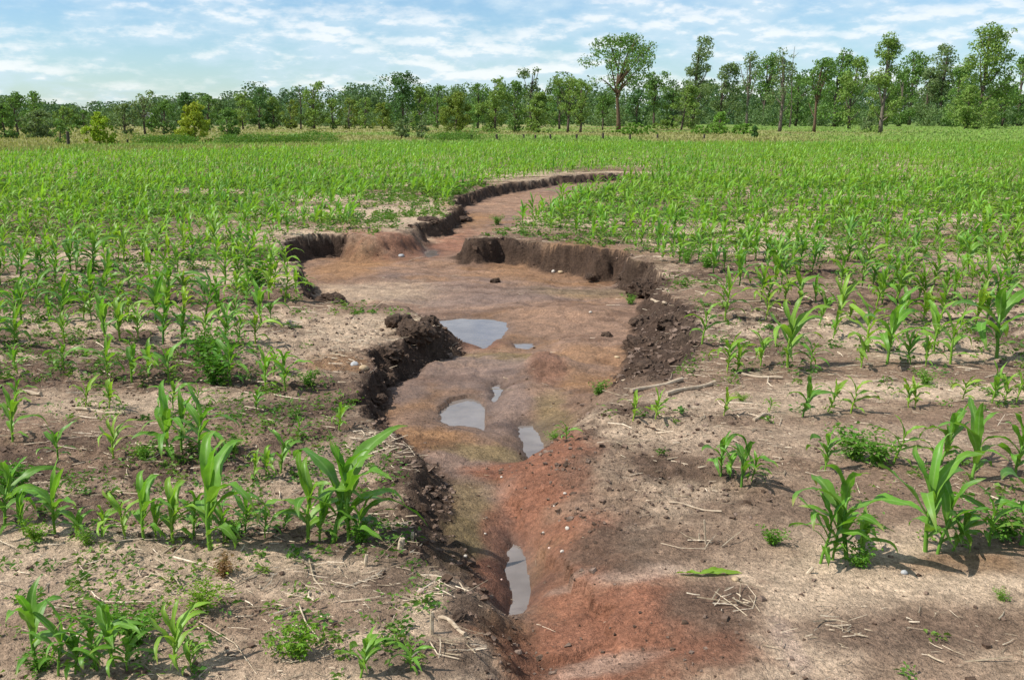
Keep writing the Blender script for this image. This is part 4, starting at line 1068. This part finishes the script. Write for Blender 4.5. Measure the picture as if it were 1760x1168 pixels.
TREES = [
 (8, 238, 178, 38, 'bush', .05, G_MID, 1.1, "dark leafy tree cut by the photo edge"),
 (30, 233, 161, 58, 'column', .15, G_MID, 1.0, "tall broad tree in the clump at the photo edge"),
 (64, 232, 158, 32, 'tower', .2, G_MID, .9, "narrow-topped tree rising behind the rounded bushy tree"),
 (66, 237, 188, 56, 'bush', .03, G_GREY, 1.2, "rounded grey-green bushy tree with low branches on tan meadow"),
 (104, 247, 206, 32, 'bush', .1, G_MID, .7, "small thin sapling beside the thick dark fence post"),
 (110, 231, 182, 42, 'column', .12, G_LIGHT, .9, "mid green tree behind the small sapling and fence post"),
 (145, 231, 190, 38, 'column', .1, G_MID, .9, "small tree between the lime tree and the clump"),
 (170, 248.5, 195, 52, 'bush', .12, G_LIME, 1.25, "small lime green tree on a short trunk by the field"),
 (215, 231, 178, 48, 'column', .08, G_GREY, .9, "soft grey-green tree behind and beside the lime tree"),
 (250, 231, 158, 52, 'umbrella', .35, G_GREY, .38, "sparse dark-limbed tree with see-through crown by white shed"),
 (283, 231, 172, 48, 'column', .05, G_MID, 1.0, "leafy tree just behind the yellow-green round tree"),
 (318, 228, 160, 52, 'column', .1, G_DARK, 1.0, "dark tree rising above the yellow-green round tree"),
 (334, 245, 177, 60, 'bush', .06, G_YEL, 1.35, "round yellow-green tree standing alone at the field edge"),
 (392, 241.5, 185, 42, 'bush', .1, G_MID, 1.2, "small dark green tree beside the yellow-green round tree"),
 (360, 226, 165, 50, 'column', .05, G_MID, .9, "tree showing between the yellow-green and dark small trees"),
 (418, 223, 160, 46, 'column', .1, G_LIGHT, .9, "light green tree past the small dark green tree"),
 (447, 222, 152, 44, 'column', .1, G_DARK, 1.0, "dark rounded tree behind the light green row"),
 (470, 222, 168, 38, 'column', .08, G_LIGHT, .8, "slender light tree, first in the even row of thin trunks"),
 (500, 222, 172, 36, 'column', .1, G_YG, .8, "slender tree, second in the even row of thin trunks"),
 (540, 222, 144, 52, 'tower', .12, G_LIGHT, .9, "taller light tree in the middle of the thin trunked row"),
 (572, 222, 168, 36, 'column', .1, G_LIGHT, .8, "slender tree just past the taller light tree"),
 (600, 222, 172, 40, 'column', .1, G_YG, .75, "pale yellowish slender tree in the thin trunked row"),
 (628, 221, 168, 44, 'column', .1, G_LIGHT, .8, "slender tree near the end of the thin trunked row"),
 (658, 222, 178, 40, 'bush', .15, G_YG, .9, "low yellow-green tree before the tall dark double-headed tree"),
 (692, 225, 126, 56, 'tower', .12, G_DARK, 1.15, "tall dark double-headed tree in the middle of the tree line"),
 (690, 238.5, 205, 30, 'bush', .2, G_GREY, 1.0, "small grey-green sapling at the field edge, taller of two"),
 (725, 238, 209, 22, 'bush', .12, G_GREY, 1.0, "small sapling at the field edge, shorter of two"),
 (722, 223, 148, 44, 'column', .1, G_LIGHT, .9, "light tree behind the two field edge saplings"),
 (752, 221, 148, 40, 'column', .1, G_MID, .9, "mid green tree between the saplings and yellowish cluster"),
 (785, 226.5, 160, 62, 'bush', .18, G_YG, 1.1, "spreading yellowish tree with several dark trunks"),
 (822, 222, 142, 42, 'column', .1, G_MID, .9, "mid green tree behind the spreading yellowish tree"),
 (850, 228, 135, 62, 'column', .08, G_LIGHT, 1.1, "big leafy tree with foliage down to the grass"),
 (884, 227, 142, 40, 'column', .12, G_MID, 1.0, "narrower tree touching the big leafy tree"),
 (912, 224, 120, 52, 'tower', .2, G_GREY, .65, "open tree with a small separate tuft on top"),
 (925, 228.5, 160, 52, 'bush', .06, G_LIGHT, 1.15, "short dense tree in front of the tufted open tree"),
 (962, 222, 138, 44, 'column', .1, G_MID, .9, "mid green tree between the short dense and bright topped trees"),
 (977, 227, 131, 52, 'umbrella', .25, G_LIGHT, .9, "bright topped tree with a thin bare trunk"),
 (998, 228, 140, 44, 'column', .25, G_LIGHT, .9, "tree on a thick dark trunk left of the vase-shaped tree"),
 (1035, 224, 166, 46, 'umbrella', .25, G_MID, .9, "low cluster tree with four thin trunks beside the vase-shaped tree"),
 (1060, 224.5, 70, 120, 'vase', .42, G_MID, .9, "great vase-shaped tree with wide flat crown and reddish trunk"),
 (1094, 219, 155, 46, 'column', .05, G_DARK, 1.1, "dark dense tree just behind the vase-shaped tree"),
 (1124, 218, 122, 52, 'umbrella', .25, G_MID, .9, "tree showing under the edge of the wide flat crown"),
 (1150, 218, 150, 46, 'column', .1, G_MID, .9, "tree filling the gap before the tall leaning tree"),
 (1172, 223.5, 152, 56, 'column', .12, G_LIGHT, 1.0, "leafy tree in front of the tall leaning tree"),
 (1190, 219, 68, 58, 'tower', .12, G_GREY, 1.0, "tall narrow tree with its head blown to one side"),
 (1236, 221, 112, 64, 'column', .10, G_GREY, 1.0, "broad grey-green tree next to the tall leaning tree"),
 (1237, 229, 193, 30, 'bush', .05, G_BRI, 1.0, "bright young tree standing in the low bright shrubs"),
 (1283, 219, 97, 34, 'umbrella', .4, G_GREY, .45, "thin pale tree with only a wispy head"),
 (1312, 216, 100, 52, 'umbrella', .2, G_MID, .9, "rounded tree just behind the thin wispy tree"),
 (1341, 226.5, 92, 48, 'tower', .25, G_GREY, .45, "bare-branched tree with thin foliage and stout pale trunk"),
 (1368, 217, 130, 48, 'column', .08, G_MID, .9, "tree behind the bare-branched tree"),
 (1398, 227.5, 105, 48, 'umbrella', .28, G_MID, 1.0, "dark leaning tree on a mossy straight trunk"),
 (1432, 218, 86, 62, 'column', .12, G_MID, 1.1, "large windblown tree with ragged top"),
 (1458, 222, 104, 56, 'column', .15, G_LIGHT, .9, "lighter tree to the side of the ragged windblown tree"),
 (1490, 225.5, 196, 26, 'bush', .05, G_GREY, 1.0, "low young tree at the foot of the tall pale-trunked tree"),
 (1514, 228.5, 66, 60, 'tower', .06, G_LIGHT, 1.05, "tall tree with pale trunk and narrow tufted head"),
 (1545, 217, 125, 54, 'column', .1, G_MID, 1.0, "mid tree beside the tall pale-trunked tree"),
 (1562, 215, 92, 48, 'umbrella', .25, G_MID, .95, "tree with rounded head behind the mid tree"),
 (1590, 216, 120, 50, 'column', .1, G_GREY, .9, "hazy tree in the gap between two tall trees"),
 (1614, 216, 82, 62, 'umbrella', .2, G_GREY, .85, "tall open tree with several light upright limbs"),
 (1640, 218, 112, 54, 'column', .1, G_MID, 1.0, "leafy tree at the side of the largest tree"),
 (1682, 221, 48, 98, 'tower', .06, G_LIGHT, 1.0, "largest tree, broad below with a high open crown"),
 (1660, 222, 150, 50, 'bush', .05, G_LIGHT, 1.0, "low bushy growth before the largest tree"),
 (1722, 217, 130, 50, 'column', .1, G_MID, .95, "mid tree past the largest tree"),
 (1748, 216.5, 98, 50, 'column', .15, G_MID, 1.0, "tall tree at the photo edge beyond the largest tree"),
]
for k, t_ in enumerate(TREES):
    lab = t_[8]
    if not ('vase' in lab or 'bare' in lab or 'thick dark trunk' in lab or 'straight trunk' in lab or 'wispy' in lab): t_ = t_[:5] + (t_[5] * .5,) + t_[6:]
    bark = M_BARK_RED if 'reddish' in lab or 'mossy' in lab else (M_BARK_PALE if 'pale' in lab else M_BARK)
    build_tree(*t_[:8], lab, bark=bark, lean=.22 if ('blown' in lab or 'leaning' in lab) else .05, seed=k)
SHRUBS = [(1090, 231.5, 211, 72, G_BRI, "bright low spreading shrub at the foot of the vase-shaped tree"), (1215, 231, 214, 56, G_BRI, "bright low shrub, nearer the vase-shaped tree, under the young tree"), (1278, 231, 212, 50, G_BRI, "bright low shrub on the other side of the young tree"),
          (1297, 236.5, 216, 10, G_DARK, "tiny dark upright shrub at the field edge"), (195, 246, 240, 20, G_DARK, "small dark shrub beside the lime tree"), (1140, 222, 206, 40, G_LIGHT, "pale low shrub beyond the bright spreading shrub"), (262, 222, 202, 30, G_MID, "leafy shrub hiding the lower half of the white shed"), (1340, 217, 206, 40, G_MID, "low shrub behind the bare-branched tree")]
for k, (px, b_, t_, w_, c_, lab) in enumerate(SHRUBS):
    build_tree(px, b_, t_, w_, 'bush', .0, c_, 1.3, lab, name='shrub', cat='shrub', group='shrubs on the meadow', seed=300 + k)

# bare snags
for k, (px, b_, t_, lab) in enumerate(((517, 222, 148, "thin bare dead trunk rising above the thin trunked row"), (1357, 219, 88, "bare dead trunk beside the bare-branched tree"))):
    x, y = at(px, b_, 0.0); x, y = float(x), float(y); hh = (b_ - t_) / F_PX * y
    T_ = Bag(); z = np.linspace(0, hh, 8)
    p = np.stack([.15 * np.sin(z * .5), 0 * z, z], 1); T_.add(*tube(p, np.linspace(.14, .03, 8), 6))
    for j in range(5):
        f = .5 + .09 * j; t = np.linspace(0, 1, 4)[:, None]; s = (-1) ** j
        T_.add(*tube(np.array([[np.interp(f * hh, z, p[:, 0]), 0, f * hh]]) + t * np.array([[s * hh * .07, .2, hh * .07]]), np.linspace(.05, .015, 4), 4))
    e = empty('dead_tree', (x, y, -.05)); tag(e, lab, 'dead tree', 'trees along the meadow'); link('trunk', T_.mesh('trunk', M_BARK), e)

# the wood behind: a mass of crowns that reads as one
rng = np.random.default_rng(61)
V, TT = [], []
def mass(D0, D1, n, topf, wlo, whi, leaf):
    for k in range(n):
        pxx = rng.uniform(-900, 2700); D = rng.uniform(D0, D1)
        top = np.interp(pxx, [-900, 0, 100, 180, 230, 330, 420, 520, 640, 760, 900, 1000, 1200, 1400, 1760, 2700], topf) + rng.normal(0, 8 if D0 > 230 else 4)
        x = (pxx - 880) / F_PX * D; ht = (205 - top) / F_PX * D + CAM_H
        w = rng.uniform(wlo, whi) / F_PX * D
        nb = 14; m = int(22 * (w / leaf / 6))
        bz = ht * rng.uniform(.02, .90, nb); bw = w * .5 * np.interp(bz / ht, [0, .5, .8, 1], [.8, 1, .8, .3]); an = rng.uniform(0, 6.28, nb)
        bc = np.stack([x + bw * .8 * np.cos(an), D + bw * .8 * np.sin(an), bz], 1)
        ci = rng.integers(0, nb, nb * m); mm = len(ci)
        dd = rng.normal(0, 1, (mm, 3)); dd /= np.linalg.norm(dd, axis=1)[:, None]
        c = bc[ci] + dd * (w * .2 * rng.uniform(.3, 1, mm) ** .5)[:, None]
        c[:, 2] = np.clip(c[:, 2], .1, ht)
        nr = dd + rng.normal(0, .6, (mm, 3)); nr /= np.linalg.norm(nr, axis=1)[:, None]
        a = np.cross(nr, rng.normal(0, 1, (mm, 3))); a /= np.linalg.norm(a, axis=1)[:, None]; b = np.cross(nr, a)
        L = leaf * rng.uniform(.6, 1.3, mm)[:, None]
        V.append(np.stack([c - a * L * .5, c + b * L * .35, c + a * L * .5, c - b * L * .35], 1).reshape(-1, 3)); TT.append(np.full(mm * 4, np.clip(rng.normal(.4 if D0 > 230 else .95, .3), 0, 1.3)))
mass(300, 350, 260, [172, 176, 182, 188, 186, 172, 160, 156, 148, 146, 146, 142, 140, 132, 126, 126], 34, 84, .75)
mass(380, 460, 220, [184, 186, 188, 190, 189, 182, 178, 176, 174, 172, 172, 170, 168, 165, 160, 160], 40, 90, 1.0)
mass(190, 235, 210, [198, 199, 200, 201, 200, 196, 193, 192, 190, 190, 189, 188, 186, 184, 182, 182], 22, 46, .36)
mass(262, 295, 150, [188, 190, 194, 196, 194, 182, 174, 168, 166, 164, 164, 160, 156, 148, 142, 142], 26, 60, .62)
v = np.concatenate(V)
tag(link('far_wood', mesh_np('far_wood', v, np.arange(len(v)).reshape(-1, 4), M_WOOD, {'tint': np.concatenate(TT)})), 'dark mass of woodland closing the view behind the separate trees', 'woodland', kind='stuff')

# meadow grass
rng = np.random.default_rng(71)
N_ = 60000
u = rng.uniform(-.72, .72, N_); D = 44 / (1 - rng.random(N_) * (1 - 44 / 190.))
x = u * D; y = D
k = y > field_edge(x, y) + .5
x, y = x[k], y[k]; n = len(x)
hh = rng.uniform(.05, .15, n) * np.where(rng.random(n) < .06, 1.4, 1); w = .00075 * y * rng.uniform(.7, 1.6, n)
a = rng.uniform(0, 3.14, n); ln = rng.normal(.12, .15, n)
ca, sa = np.cos(a) * w, np.sin(a) * w
v = np.stack([np.stack([x - ca, y - sa, 0 * x - .03], 1), np.stack([x + ca, y + sa, 0 * x - .03], 1), np.stack([x + ca * .5 + ln * hh, y + sa * .5, hh], 1), np.stack([x - ca * .5 + ln * hh, y - sa * .5, hh], 1)], 1).reshape(-1, 3)
gn = fbm(x * .06, y * .05, 121, 4); gn2 = fbm(x * .5, y * .25, 122, 3)
g_ = sstep(-.2, .4, gn + .3 * gn2 + .012 * x - .05)
tn = np.clip(g_ * .9 + rng.normal(0, .12, n), 0, 1)
tag(link('meadow_grass', mesh_np('meadow_grass', v, np.arange(4 * n).reshape(-1, 4), M_GRASS, {'tint': np.repeat(tn, 4)})), 'tan and green rough grass of the meadow beyond the corn field', 'grass', kind='stuff')
# dark weed strip along the near edge of the meadow
xs, ys = at(rng.uniform(180, 860, 2600), np.zeros(2600) + 245, 0.0)
fr = rng.random(2600); pxs = 190 + 680 * fr; pys = np.interp(pxs, [190, 330, 540, 860], [247, 247.5, 245, 240]) + rng.normal(0, .6, 2600)
xs, ys = at(pxs, pys, 0.0)
msk = sstep(-.1, .3, fbm(pxs / 60, pxs * 0, 251, 2) + np.where((pxs > 280) & (pxs < 540), .3, -.1))
k = rng.random(2600) < msk
xs, ys = xs[k], ys[k]; ci = np.repeat(np.arange(len(xs)), 9); m = len(ci)
v, q = small_leaf_cloud(rng, xs[ci] + rng.normal(0, .25, m), ys[ci] + rng.normal(0, .25, m), rng.uniform(.05, 1, m) * (.35 + .45 * np.abs(fbm(pxs[k] / 16, pxs[k] * 0 + 3, 252, 3)))[ci], 0, m, .13, .6)
tag(link('edge_weeds', mesh_np('edge_weeds', v, q, M_COVER, {'tint': np.clip(rng.normal(.35, .2, len(v) // 4), 0, 1).repeat(4)})), 'dark green strip of tall weeds between the corn field and the tan meadow', 'weeds', kind='stuff')

# ------------------------------------------------------------------ fence posts and the white shed
POSTS = [(118, 251, 227, .085, "thick dark fence post standing beside the small thin sapling"), (219, 247, 240, .07, "short grey fence post between the lime and yellow-green trees"), (256, 247, 240, .07, "short fence post nearer the yellow-green tree"),
         (764, 241, 231, .07, "thin fence post left of the middle one, below the yellowish tree"), (810, 241, 231, .08, "thin fence post below the gap beside the big leafy tree"), (854, 241, 231, .08, "thin fence post below the big leafy tree"),
         (900, 240, 231, .07, "fence post below the tufted open tree"), (920, 240, 232, .07, "fence post below the short dense tree"), (946, 240, 231, .07, "fence post below the gap beside the short dense tree"), (991, 240, 231, .08, "fence post below the tree on a thick dark trunk"),
         (1036, 240, 229, .08, "fence post left of the vase-shaped tree, tallest of the thin posts"), (1083, 240, 231, .07, "fence post in front of the bright spreading shrub"), (1130, 240, 231, .07, "fence post beyond the bright spreading shrub"), (1210, 240, 231, .07, "fence post below the bright shrub by the young tree")]
for k, (px, b_, t_, r_, lab) in enumerate(POSTS):
    x, y = at(px, b_, 0.0); x, y = float(x), float(y); hh = (b_ - t_) / F_PX * y
    z = np.array([-.2, 0, hh * .5, hh * .97, hh]); rr = r_ * np.array([1.05, 1.05, 1, .95, .7])
    p = np.stack([.04 * z * math.sin(k * 2.1), .03 * z * math.cos(k), z], 1)
    tag(link('fence_post', mesh_np('fence_post', *tube(p, rr, 8), M_POST, None, None, False), None, (x, y, 0)), lab, 'fence post', 'fence posts along the meadow edge')
def box(x0, x1, y0_, y1, z0, z1):
    v = CUBE_V * .5 + .5
    return v * np.array([x1 - x0, y1 - y0_, z1 - z0]) + np.array([x0, y0_, z0]), CUBE_Q
x, y = at(253, 217, 0.0); x, y = float(x), float(y)
M_SHED = mat_plain("white_board", (.68, .68, .66), (.80, .80, .78), 8, .7, .2, .01); M_ROOF = mat_plain("grey_roof", (.22, .22, .22), (.32, .32, .32), 6, .8, .2, .01)
e = empty('shed', (x, y, 0)); tag(e, 'small white shed glimpsed through the sparse dark-limbed tree', 'shed')
b_ = Bag(); b_.add(*box(-.7, .7, 0, 2.6, -.1, 2.2)); link('wall', b_.mesh('wall', M_SHED), e)
rv = np.array([[-.82, -.15, 2.2], [.82, -.15, 2.2], [.82, 2.75, 2.2], [-.82, 2.75, 2.2], [0, -.15, 2.75], [0, 2.75, 2.75], [0, -.15, 2.204], [0, 2.75, 2.204]])
me = bpy.data.meshes.new('roof'); me.from_pydata([tuple(a) for a in rv], [], [(0, 4, 5, 3), (1, 2, 5, 4), (0, 6, 1, 4), (3, 5, 2, 7), (0, 3, 7, 6), (1, 6, 7, 2)]); me.materials.append(M_ROOF); link('roof', me, e)
dr = Bag(); dr.add(*box(-.42, .42, -.04, -.003, 0, 1.85)); link('door', dr.mesh('door', M_POST), e)
